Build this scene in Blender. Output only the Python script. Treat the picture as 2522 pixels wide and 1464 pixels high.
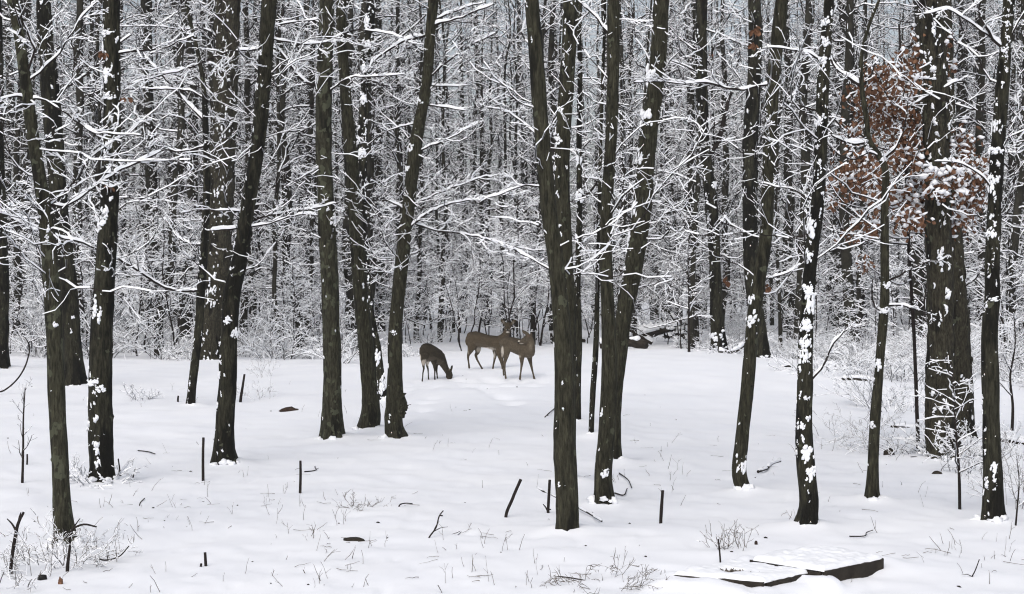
import bpy, math, random
import numpy as np

for o in list(bpy.data.objects):
    bpy.data.objects.remove(o, do_unlink=True)
SC = bpy.context.scene
COL = SC.collection
PI = math.pi
RNG = np.random.default_rng(11)
random.seed(11)

# ------------------------------------------------------------------ camera
IW, IH, F, CAMH, HORIZON = 2522.0, 1464.0, 4200.0, 2.3, 690.0
PITCH = math.atan((IH / 2 - HORIZON) / F)
cd = bpy.data.cameras.new('camera')
cam = bpy.data.objects.new('camera', cd)
COL.objects.link(cam)
cam.location = (0, 0, CAMH)
cam.rotation_euler = (PI / 2 - PITCH, 0, 0)
cd.sensor_fit = 'HORIZONTAL'
cd.sensor_width = 36.0
cd.lens = 36.0 * F / IW
cd.clip_start = 0.1
cd.clip_end = 2000
SC.camera = cam

# ------------------------------------------------------------------ light: flat overcast winter daylight
SUN_EL, SUN_ROT = math.radians(48), math.radians(200)
w = bpy.data.worlds.new('World')
SC.world = w
w.use_nodes = True
nt = w.node_tree
nt.nodes.clear()
sky = nt.nodes.new('ShaderNodeTexSky')
sky.sky_type = 'NISHITA'
sky.sun_disc = False
sky.sun_elevation = SUN_EL
sky.sun_rotation = SUN_ROT
sky.air_density = 1.0
sky.dust_density = 4.0
sky.ozone_density = 1.0
hs = nt.nodes.new('ShaderNodeHueSaturation')
hs.inputs['Saturation'].default_value = 0.50
bg = nt.nodes.new('ShaderNodeBackground')
bg.inputs['Strength'].default_value = 0.15
out = nt.nodes.new('ShaderNodeOutputWorld')
nt.links.new(sky.outputs[0], hs.inputs['Color'])
nt.links.new(hs.outputs[0], bg.inputs['Color'])
nt.links.new(bg.outputs[0], out.inputs['Surface'])
sl = bpy.data.lights.new('sun', 'SUN')
sl.energy = 0.9
sl.angle = math.radians(60)
sl.color = (1.0, 0.98, 0.95)
so = bpy.data.objects.new('sun', sl)
COL.objects.link(so)
# sky sun_rotation is measured clockwise from +Y
sd = (math.sin(SUN_ROT) * math.cos(SUN_EL), math.cos(SUN_ROT) * math.cos(SUN_EL), math.sin(SUN_EL))
import mathutils
so.rotation_euler = mathutils.Vector((-sd[0], -sd[1], -sd[2])).to_track_quat('-Z', 'Y').to_euler()
so.location = (0, -10, 30)
vs = SC.view_settings
vs.view_transform = 'Standard'
vs.look = 'None'
vs.exposure = 0.0
vs.gamma = 1
vs.use_curve_mapping = False
SC.cycles.max_bounces = 6
SC.cycles.diffuse_bounces = 3
SC.cycles.glossy_bounces = 1
SC.cycles.transmission_bounces = 0
SC.cycles.caustics_reflective = False
SC.cycles.caustics_refractive = False
SC.cycles.use_denoising = True
SC.cycles.filter_width = 1.15

# ------------------------------------------------------------------ noise + ground
def _hash(ix, iy, s):
    h = (ix.astype(np.int64) * 374761393 + iy.astype(np.int64) * 668265263 + s * 974634777) & 0x7fffffff
    h = ((h ^ (h >> 13)) * 1274126177) & 0x7fffffff
    h = h ^ (h >> 16)
    return (h & 0xffff) / 65535.0 * 2 - 1

def vnoise(x, y, s=0):
    x = np.asarray(x, float); y = np.asarray(y, float)
    x, y = np.broadcast_arrays(x, y)
    ix = np.floor(x); iy = np.floor(y)
    fx = x - ix; fy = y - iy
    fx = fx * fx * (3 - 2 * fx); fy = fy * fy * (3 - 2 * fy)
    a = _hash(ix, iy, s); b = _hash(ix + 1, iy, s); c = _hash(ix, iy + 1, s); d = _hash(ix + 1, iy + 1, s)
    return (a + (b - a) * fx) * (1 - fy) + (c + (d - c) * fx) * fy

def gz(x, y):
    """broad lie of the land"""
    x = np.asarray(x, float); y = np.asarray(y, float)
    z = 0.50 * np.exp(-((x - 3.2) / 7.0) ** 2 - ((y - 40.0) / 6.5) ** 2)
    z = z + 0.20 * np.exp(-((x - 4.6) / 1.9) ** 2 - ((y - 44.5) / 1.6) ** 2)
    z = z - 0.30 * np.exp(-((x - 14.0) / 4.5) ** 2 - ((y - 33.0) / 9.0) ** 2)
    z = z + 0.05 * vnoise(x / 4.0, y / 5.0, 3) + 0.12 * vnoise(x / 14.0 + 3, y / 14.0, 4)
    return z

BANKS = []   # (ax, ay, bx, by, height at a, height at b, reach)
TRACKS = []  # hoof prints
BUMPS = []   # (x, y, radius, height) drifts round trunk feet

def gz_full(x, y):
    x = np.asarray(x, float); y = np.asarray(y, float)
    z = gz(x, y)
    z = z + 0.034 * vnoise(x / 1.1, y / 1.5, 5) + 0.016 * vnoise(x / 0.42, y / 0.5, 6)
    for (tx, ty) in TRACKS:
        z = z - 0.08 * np.exp(-((x - tx) / .13) ** 2 - ((y - ty) / .2) ** 2)
    d = np.hypot(x, y)
    near = np.clip((40 - d) / 20, 0, 1)
    z = z - 0.05 * near * np.clip(vnoise(x / .19, y / .26, 17) - .60, 0, 1) - 0.04 * near * np.clip(vnoise(x / .34, y / .42, 18) - .66, 0, 1)
    z = z + near * (0.010 * vnoise(x / 0.2, y / 0.24, 7) + 0.004 * vnoise(x / 0.09, y / 0.1, 8))
    for (bx, by, r, h) in BUMPS:
        q = ((x - bx) ** 2 + (y - by) ** 2) / (r * r)
        z = z + h * np.exp(-q)
    bank = np.zeros_like(z)
    for (ax, ay, bx, by, ha, hb, rc) in BANKS:
        dx, dy = bx - ax, by - ay
        t = np.clip(((x - ax) * dx + (y - ay) * dy) / (dx * dx + dy * dy), 0, 1)
        q = ((x - ax - t * dx) ** 2 + (y - ay - t * dy) ** 2) / (rc * rc)
        bank = np.maximum(bank, (ha + (hb - ha) * t) * np.exp(-q * q) * (1 + .35 * vnoise(x / .13, y / .13, 31)))
    return z + bank

CP, SP = math.cos(PITCH), math.sin(PITCH)

def ray(px, py):
    """direction with unit forward (Y) component"""
    rx = (px - IW / 2) / F
    rz = -(py - IH / 2) / F
    y = CP + rz * SP
    z = -SP + rz * CP
    return rx / y, z / y

def at(px, py, D):
    rx, rz = ray(px, py)
    return np.array((rx * D, D, CAMH + rz * D))

def ground(px, py, extra=0.0):
    """where the sight line through a photo point meets the snow"""
    rx, rz = ray(px, py)
    D = np.linspace(8, 160, 6000)
    z = CAMH + rz * D
    g = gz(rx * D, D) + extra
    i = np.argmax(z <= g)
    if z[i] > g[i]:
        i = len(D) - 1
    d = D[i]
    return np.array((rx * d, d, float(gz(rx * d, d)) + extra))

# ------------------------------------------------------------------ materials
def mat(name):
    m = bpy.data.materials.new(name)
    m.use_nodes = True
    n = m.node_tree
    b = n.nodes['Principled BSDF']
    b.inputs['Specular IOR Level'].default_value = 0.2
    return m, n, b

def N(n, kind, **kw):
    o = n.nodes.new(kind)
    for k, v in kw.items():
        if k in o.inputs.keys():
            o.inputs[k].default_value = v
        else:
            setattr(o, k, v)
    return o

def ramp(n, fac, stops):
    r = n.nodes.new('ShaderNodeValToRGB')
    e = r.color_ramp.elements
    while len(e) < len(stops):
        e.new(0.5)
    for i, (p, c) in enumerate(stops):
        e[i].position = p
        e[i].color = (c[0], c[1], c[2], 1)
    n.links.new(fac, r.inputs['Fac'])
    return r.outputs['Color']

def mixc(n, fac, a, b):
    m = n.nodes.new('ShaderNodeMix')
    m.data_type = 'RGBA'
    for s, v in ((0, fac), (6, a), (7, b)):
        if hasattr(v, 'links'):
            n.links.new(v, m.inputs[s])
        elif s == 0:
            m.inputs[0].default_value = v
        else:
            m.inputs[s].default_value = (v[0], v[1], v[2], 1)
    return m.outputs[2]

def coords(n, scale):
    t = n.nodes.new('ShaderNodeTexCoord')
    mp = n.nodes.new('ShaderNodeMapping')
    mp.inputs['Scale'].default_value = scale
    n.links.new(t.outputs['Object'], mp.inputs['Vector'])
    return mp.outputs['Vector']

def make_bark(name, a, b, dark, black=0.5, lichen=0.0, rough_scale=1.0):
    m, n, bs = mat(name)
    v1 = coords(n, (14 * rough_scale, 14 * rough_scale, 3.0 * rough_scale))
    v2 = coords(n, (3.2, 3.2, 0.8))
    v3 = coords(n, (9, 9, 7))
    n1 = N(n, 'ShaderNodeTexNoise', Scale=1.6, Detail=6.0, Roughness=0.65)
    n.links.new(v1, n1.inputs['Vector'])
    n2 = N(n, 'ShaderNodeTexNoise', Scale=1.3, Detail=5.0, Roughness=0.6)
    n.links.new(v2, n2.inputs['Vector'])
    c = ramp(n, n1.outputs['Fac'], [(0.3, a), (0.7, b)])
    v4 = coords(n, (60 * rough_scale, 60 * rough_scale, 9 * rough_scale))
    n4 = N(n, 'ShaderNodeTexNoise', Scale=1.0, Detail=4.0, Roughness=0.7)
    n.links.new(v4, n4.inputs['Vector'])
    cr = ramp(n, n4.outputs['Fac'], [(0.34, (0.35, 0.35, 0.35)), (0.5, (1, 1, 1)), (0.72, (1.75, 1.75, 1.7))])
    mm = n.nodes.new('ShaderNodeMix'); mm.data_type = 'RGBA'; mm.blend_type = 'MULTIPLY'; mm.inputs[0].default_value = 1
    n.links.new(c, mm.inputs[6]); n.links.new(cr, mm.inputs[7]); c = mm.outputs[2]
    # wet black algae streaks: real discolouration of the bark
    f = ramp(n, n2.outputs['Fac'], [(0.66 - 0.3 * black, (0, 0, 0)), (0.72 - 0.3 * black, (1, 1, 1))])
    inv = N(n, 'ShaderNodeMath', operation='MULTIPLY')
    n.links.new(f, inv.inputs[0]); inv.inputs[1].default_value = 0.8
    c = mixc(n, inv.outputs[0], c, dark)
    if lichen > 0:
        n3 = N(n, 'ShaderNodeTexNoise', Scale=1.1, Detail=3.0, Roughness=0.5)
        n.links.new(v3, n3.inputs['Vector'])
        g = ramp(n, n3.outputs['Fac'], [(0.70 - 0.12 * lichen, (0, 0, 0)), (0.73 - 0.12 * lichen, (0.7, 0.7, 0.7))])
        c = mixc(n, g, c, (0.085, 0.09, 0.060))
    n.links.new(c, bs.inputs['Base Color'])
    bs.inputs['Roughness'].default_value = 0.9
    bp = N(n, 'ShaderNodeBump', Strength=0.9, Distance=0.03)
    n.links.new(n1.outputs['Fac'], bp.inputs['Height'])
    n.links.new(bp.outputs[0], bs.inputs['Normal'])
    return m

M = {}
M['bark'] = make_bark('beech_bark', (0.012, 0.0115, 0.0075), (0.050, 0.0475, 0.031), (0.006, 0.0057, 0.0045), 0.3, 0.45)
M['bark_dark'] = make_bark('wet_bark', (0.010, 0.0095, 0.0065), (0.042, 0.040, 0.0265), (0.0038, 0.0036, 0.003), 0.62, 0.35)
M['bark_lichen'] = make_bark('lichen_bark', (0.013, 0.0125, 0.0085), (0.054, 0.052, 0.034), (0.006, 0.0055, 0.0045), 0.3, 1.1)
M['bark_rough'] = make_bark('oak_bark', (0.009, 0.0082, 0.006), (0.062, 0.056, 0.039), (0.005, 0.0046, 0.0038), 0.36, 0.4, 1.6)

def plain(name, a, b, scale=8.0, rough=0.9, bump=0.0):
    m, n, bs = mat(name)
    v = coords(n, (scale, scale, scale))
    n1 = N(n, 'ShaderNodeTexNoise', Scale=1.0, Detail=4.0, Roughness=0.6)
    n.links.new(v, n1.inputs['Vector'])
    c = ramp(n, n1.outputs['Fac'], [(0.3, a), (0.7, b)])
    n.links.new(c, bs.inputs['Base Color'])
    bs.inputs['Roughness'].default_value = rough
    if bump:
        bp = N(n, 'ShaderNodeBump', Strength=bump, Distance=0.02)
        n.links.new(n1.outputs['Fac'], bp.inputs['Height'])
        n.links.new(bp.outputs[0], bs.inputs['Normal'])
    return m

M['twig'] = plain('twig_bark', (0.012, 0.0095, 0.0085), (0.030, 0.0235, 0.021), 6)
M['far_trunk'] = plain('far_trunk_bark', (0.011, 0.0105, 0.0085), (0.044, 0.041, 0.031), 3, bump=0.3)
M['snow'] = plain('snow', (0.86, 0.875, 0.91), (0.90, 0.91, 0.93), 5, 0.7)
M['ground'] = plain('snow_cover', (0.855, 0.87, 0.91), (0.90, 0.91, 0.935), 0.8, 0.7)
M['stem'] = plain('dry_stem', (0.05, 0.038, 0.028), (0.13, 0.105, 0.08), 9)
M['leaf'] = plain('rust_leaf', (0.065, 0.030, 0.018), (0.23, 0.122, 0.072), 14)
M['wood'] = plain('wet_board', (0.018, 0.015, 0.012), (0.05, 0.042, 0.033), 6, bump=0.4)
M['log'] = plain('log_bark', (0.014, 0.012, 0.010), (0.045, 0.037, 0.028), 5, bump=0.5)
M['litter'] = plain('leaf_litter', (0.09, 0.075, 0.06), (0.26, 0.23, 0.2), 30, bump=0.5)
M['brown'] = plain('wet_leaf_litter', (0.02, 0.013, 0.01), (0.055, 0.035, 0.025), 20, bump=0.5)
M['black'] = plain('wet_black', (0.008, 0.008, 0.008), (0.014, 0.013, 0.012), 9, 0.4)

# ------------------------------------------------------------------ mesh helpers
class MB:
    """collects quads / tris with a material slot each, links ONE mesh object"""
    def __init__(s):
        s.V = []; s.F = []; s.mi = []; s.n = 0
    def add(s, V, Fc, mi=0):
        V = np.asarray(V, float).reshape(-1, 3)
        Fc = np.asarray(Fc, np.int64)
        if len(Fc) == 0:
            return
        s.V.append(V); s.F.append(Fc + s.n); s.mi.append(np.full(len(Fc), mi)); s.n += len(V)
    def mesh(s, name, mats, smooth=False, offset=None):
        me = bpy.data.meshes.new(name)
        V = np.concatenate(s.V) if s.V else np.zeros((0, 3))
        if offset is not None:
            V = V - np.asarray(offset)
        me.vertices.add(len(V))
        me.vertices.foreach_set('co', V.astype(np.float32).ravel())
        loops = np.concatenate([f.ravel() for f in s.F])
        sizes = np.concatenate([np.full(len(f), f.shape[1]) for f in s.F])
        mi = np.concatenate(s.mi)
        me.loops.add(len(loops))
        me.loops.foreach_set('vertex_index', loops.astype(np.int32))
        me.polygons.add(len(sizes))
        me.polygons.foreach_set('loop_start', np.concatenate([[0], np.cumsum(sizes)[:-1]]).astype(np.int32))
        me.polygons.foreach_set('loop_total', sizes.astype(np.int32))
        me.polygons.foreach_set('material_index', mi.astype(np.int32))
        me.polygons.foreach_set('use_smooth', np.full(len(sizes), smooth))
        for m in mats:
            me.materials.append(m)
        me.update(calc_edges=True)
        me.validate()
        return me
    def build(s, name, mats, parent=None, smooth=False, kind=None, offset=None):
        if not s.V:
            return None
        if parent is not None and offset is None:
            offset = ORG[parent.name]
        o = bpy.data.objects.new(name, s.mesh(name, mats, smooth, offset))
        COL.objects.link(o)
        if parent is not None:
            o.parent = parent
            ORG[o.name] = offset
        if kind:
            o['kind'] = kind
        return o

ORG = {}

def thing(name, label, cat, loc, group=None):
    o = bpy.data.objects.new(name, None)
    COL.objects.link(o)
    o.empty_display_size = 0.2
    o.location = loc
    ORG[o.name] = np.asarray(loc, float)
    tag(o, label, cat, group)
    return o

def tag(o, label, cat, group=None):
    o['label'] = label; o['category'] = cat
    if group: o['group'] = group
    return o

def solo(mb, name, label, cat, mats, loc, smooth=False, group=None):
    """a thing that is one mesh"""
    o = mb.build(name, mats, None, smooth, None, offset=np.asarray(loc))
    o.location = loc
    return tag(o, label, cat, group)

def resample(P, R, step):
    P = np.asarray(P, float); R = np.asarray(R, float)
    d = np.concatenate([[0], np.cumsum(np.linalg.norm(np.diff(P, axis=0), axis=1))])
    n = max(2, int(d[-1] / step) + 1)
    t = np.linspace(0, d[-1], n)
    # smooth through the points (cubic hermite with finite-difference tangents)
    if len(P) > 2:
        Tg = np.gradient(P, d, axis=0)
        k = np.clip(np.searchsorted(d, t, side='right') - 1, 0, len(P) - 2)
        h = (d[k + 1] - d[k]); s = ((t - d[k]) / h)[:, None]; h = h[:, None]
        Q = (2*s**3-3*s**2+1)*P[k] + (s**3-2*s**2+s)*h*Tg[k] + (-2*s**3+3*s**2)*P[k+1] + (s**3-s**2)*h*Tg[k+1]
    else:
        Q = np.stack([np.interp(t, d, P[:, i]) for i in range(3)], 1)
    return Q, np.interp(t, d, R)

def sweep(mb, P, R, S=8, mi=0, rough=0.0, flare=None, caps=True, seed=0):
    P = np.asarray(P, float); K = len(P)
    T = np.gradient(P, axis=0)
    T /= np.linalg.norm(T, axis=1)[:, None] + 1e-9
    ref = np.tile(np.array((0., 0, 1)), (K, 1))
    mean = T.mean(0)
    if abs(mean[2]) > 0.7:
        ref[:] = (1, 0, 0)
    A = np.cross(T, ref); A /= np.linalg.norm(A, axis=1)[:, None] + 1e-9
    B = np.cross(T, A)
    th = np.arange(S) / S * 2 * PI
    rr = np.asarray(R)[:, None] * np.ones((1, S))
    if rough:
        L = np.concatenate([[0], np.cumsum(np.linalg.norm(np.diff(P, axis=0), axis=1))])
        a = th[None, :] * S / (2 * PI)
        rr = rr * (1 + rough * (vnoise(a * 0.9 + 0 * L[:, None], L[:, None] * 3.0, seed) + 0.7 * vnoise(a * 0.37 + 9, L[:, None] * 0.9 + 5, seed + 1)
                                + 0.6 * vnoise(a * 2.1, L[:, None] * 9, seed + 2)))
    if flare is not None:
        rr = rr * flare
    V = P[:, None, :] + rr[:, :, None] * (np.cos(th)[None, :, None] * A[:, None, :] + np.sin(th)[None, :, None] * B[:, None, :])
    i = np.arange(K - 1)[:, None] * S; j = np.arange(S)[None, :]; j2 = (j + 1) % S
    Fq = np.stack([i + j, i + S + j, i + S + j2, i + j2], -1).reshape(-1, 4)
    mb.add(V.reshape(-1, 3), Fq, mi)
    if caps:
        Vc = np.concatenate([V[0], P[:1], V[-1], P[-1:]])
        a = np.arange(S); b = (a + 1) % S
        T1 = np.stack([np.full(S, S), a, b], 1); T2 = np.stack([np.full(S, 2 * S + 1), S + 1 + b, S + 1 + a], 1)
        mb.add(Vc, np.concatenate([T1, T2]), mi)

def snow_ridge(mb, P, R, depth, mi=0, seed=0, step=0.035):
    """the load of snow lying along the top of a bough, thick and thin, with bare gaps"""
    P, R = resample(P, R, step)
    K = len(P)
    if K < 3: return
    T = np.gradient(P, axis=0); T /= np.linalg.norm(T, axis=1)[:, None] + 1e-9
    hor = np.hypot(T[:, 0], T[:, 1])
    L = np.arange(K) * step
    load = 0.75 + 0.45 * vnoise(L * 5, 0 * L, seed) + 0.35 * vnoise(L * 16, 0 * L + 2, seed + 1)
    load = np.clip(load, 0, 1.6) * np.clip((hor - 0.25) / 0.45, 0, 1)
    load[vnoise(L * 2.3, 0 * L + 7, seed) < -0.62] *= 0.1
    load[0] = load[-1] = 0
    up = np.array((0., 0, 1)) - T * T[:, 2:3]; up /= np.linalg.norm(up, axis=1)[:, None] + 1e-9
    side = np.cross(T, up)
    wd = (R * 0.95 + 0.22 * depth) * np.clip(load * 1.5, 0, 1)
    ht = depth * load
    ang = np.radians((-25, 25, 65, 115, 155, 205))
    ca, sa = np.cos(ang), np.sin(ang)
    V = (P + up * (R * 0.75)[:, None])[:, None, :] + side[:, None, :] * (wd[:, None] * ca)[:, :, None] + up[:, None, :] * (np.where(sa > 0, ht[:, None] * sa, R[:, None] * 0.5 * sa * (load[:, None] > 0.02)))[:, :, None]
    S = 6
    i = np.arange(K - 1)[:, None] * S; j = np.arange(S)[None, :]; j2 = (j + 1) % S
    Fq = np.stack([i + j, i + S + j, i + S + j2, i + j2], -1).reshape(-1, 4)
    keep = (load[:-1] + load[1:]) > 0.04
    Fq = Fq.reshape(K - 1, S, 4)[keep].reshape(-1, 4)
    mb.add(V.reshape(-1, 3), Fq, mi)

def segs(P, R):
    """(N,K,3),(N,K) -> segment arrays"""
    return P[:, :-1].reshape(-1, 3), P[:, 1:].reshape(-1, 3), R[:, :-1].ravel(), R[:, 1:].ravel()

def twig_prisms(mb, P, R, mi=0):
    a, b, ra, rb = segs(P, R)
    d = b - a; d /= np.linalg.norm(d, axis=1)[:, None] + 1e-9
    ref = np.where(np.abs(d[:, 2:3]) > 0.9, np.array((1., 0, 0)), np.array((0., 0, 1)))
    s = np.cross(d, ref); s /= np.linalg.norm(s, axis=1)[:, None] + 1e-9
    u = np.cross(s, d)
    vs_ = []
    for (p, r) in ((a, ra), (b, rb)):
        for th in (PI / 2, PI * 7 / 6, PI * 11 / 6):
            vs_.append(p + r[:, None] * (math.cos(th) * s + math.sin(th) * u))
    V = np.stack(vs_, 1).reshape(-1, 3)
    n = len(a); o = np.arange(n)[:, None] * 6
    Fq = np.concatenate([o + np.array([0, 3, 4, 1]), o + np.array([1, 4, 5, 2]), o + np.array([2, 5, 3, 0])])
    mb.add(V, Fq, mi)

def twig_snow(mb, P, R, depth, mi=1, rng=None, gap=0.15, wide=0.25):
    rng = rng or RNG
    a, b, ra, rb = segs(P, R)
    d = b - a; L = np.linalg.norm(d, axis=1)[:, None] + 1e-9; d = d / L
    hor = np.hypot(d[:, 0], d[:, 1])
    keep = (hor > 0.4) & (rng.random(len(a)) > gap)
    a, b, ra, rb, d, hor = a[keep], b[keep], ra[keep], rb[keep], d[keep], hor[keep]
    if not len(a): return
    up = np.array((0., 0, 1)) - d * d[:, 2:3]; up /= np.linalg.norm(up, axis=1)[:, None] + 1e-9
    s = np.cross(d, up)
    h = depth * rng.uniform(0.55, 1.35, len(a)) * np.clip((hor - 0.25) / 0.5, 0, 1)
    vs_ = []
    for (p, r) in ((a, ra), (b, rb)):
        wd = (r * 1.1 + wide * h)[:, None]
        c = p + up * (r * 0.35)[:, None]
        vs_ += [c - s * wd, c - s * wd * 0.6 + up * (r * 0.5 + h)[:, None], c + s * wd * 0.6 + up * (r * 0.5 + h)[:, None], c + s * wd]
    V = np.stack(vs_, 1).reshape(-1, 3)
    n = len(a); o = np.arange(n)[:, None] * 8
    Fq = np.concatenate([o + np.array([0, 1, 5, 4]), o + np.array([1, 2, 6, 5]), o + np.array([2, 3, 7, 6]), o + np.array([0, 3, 2, 1]), o + np.array([4, 5, 6, 7])])
    mb.add(V, Fq, mi)

def unit(v):
    return v / (np.linalg.norm(v, axis=-1, keepdims=True) + 1e-9)

def grow(P, R, n, t0=0.15, t1=1.0, lf=0.45, ang=0.85, flat=0.5, up=0.1, K=4, rf=0.55, tip=0.35, wob=0.25, lmin=0.05, lmax=9, rmin=0.002, rng=None):
    """side shoots on every given shoot: P (N,K,3), R (N,K)"""
    rng = rng or RNG
    Nn, Kp = R.shape
    t = (np.arange(n)[None, :] + rng.random((Nn, n))) / n
    t = t0 + (t1 - t0) * t
    f = np.clip(t * (Kp - 1), 0, Kp - 1.001); i = f.astype(int); q = (f - i)
    ar = np.arange(Nn)[:, None]
    base = P[ar, i] * (1 - q[..., None]) + P[ar, i + 1] * q[..., None]
    rad = R[ar, i] * (1 - q) + R[ar, i + 1] * q
    d = unit(P[ar, i + 1] - P[ar, i])
    Lp = np.linalg.norm(np.diff(P, axis=1), axis=2).sum(1)[:, None]
    rv = unit(rng.normal(size=(Nn, n, 3)))
    sd_ = unit(np.cross(d, rv))
    sd_[..., 2] *= (1 - flat)
    sd_ = unit(sd_)
    a = rng.normal(ang, 0.22, (Nn, n))[..., None]
    dr = unit(d * np.cos(a) + sd_ * np.sin(a))
    dr[..., 2] += up
    dr = unit(dr)
    Ln = np.clip(Lp * lf * rng.uniform(0.55, 1.35, (Nn, n)) * (1.15 - 0.6 * t), lmin, lmax)
    M_ = Nn * n
    base = base.reshape(M_, 3); dr = dr.reshape(M_, 3); Ln = Ln.ravel(); rad = np.maximum(rad.ravel() * rf, rmin)
    Q = np.empty((M_, K, 3)); Q[:, 0] = base
    cur = dr.copy()
    for k in range(1, K):
        cur = unit(cur + rng.normal(0, wob, (M_, 3)) * np.array((1, 1, 0.7)) + np.array((0, 0, up * 0.3)))
        Q[:, k] = Q[:, k - 1] + cur * (Ln / (K - 1))[:, None]
    Rq = np.maximum(rad[:, None] * np.linspace(1, tip, K)[None, :], rmin * 0.7)
    return Q, Rq

def shoots(base, dirs, L, r0, K=6, wob=0.18, up=0.05, tip=0.3, rng=None):
    rng = rng or RNG
    base = np.asarray(base, float); n = len(base)
    Q = np.empty((n, K, 3)); Q[:, 0] = base; cur = unit(np.asarray(dirs, float))
    for k in range(1, K):
        cur = unit(cur + rng.normal(0, wob, (n, 3)) + np.array((0, 0, up)))
        Q[:, k] = Q[:, k - 1] + cur * (np.asarray(L) / (K - 1))[:, None]
    R = np.asarray(r0)[:, None] * np.linspace(1, tip, K)[None, :]
    return Q, R

# a lumpy blob template for clods and pats of snow
def _ico():
    import bmesh
    bm = bmesh.new()
    bmesh.ops.create_icosphere(bm, subdivisions=2, radius=1)
    V = np.array([v.co[:] for v in bm.verts]); Fc = np.array([[v.index for v in f.verts] for f in bm.faces])
    bm.free()
    bm = bmesh.new()
    bmesh.ops.create_icosphere(bm, subdivisions=1, radius=1)
    V1 = np.array([v.co[:] for v in bm.verts]); F1 = np.array([[v.index for v in f.verts] for f in bm.faces])
    bm.free()
    return V, F1 if False else Fc, V1, F1
ICO2V, ICO2F, ICO1V, ICO1F = _ico()

def blobs(mb, C, X, Y, Z, fine=False, mi=0, rng=None, lump=0.35):
    """C centres, X Y Z scaled axes (N,3)"""
    rng = rng or RNG
    V, Fc = (ICO2V, ICO2F) if fine else (ICO1V, ICO1F)
    n = len(C)
    if not n: return
    s = 1 + lump * rng.normal(0, 0.6, (n, len(V)))
    s = np.clip(s, 0.45, 1.7)
    W = V[None] * s[..., None]
    P = C[:, None] + W[..., 0:1] * X[:, None] + W[..., 1:2] * Y[:, None] + W[..., 2:3] * Z[:, None]
    o = np.arange(n)[:, None, None] * len(V)
    mb.add(P.reshape(-1, 3), (Fc[None] + o).reshape(-1, 3), mi)

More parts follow.
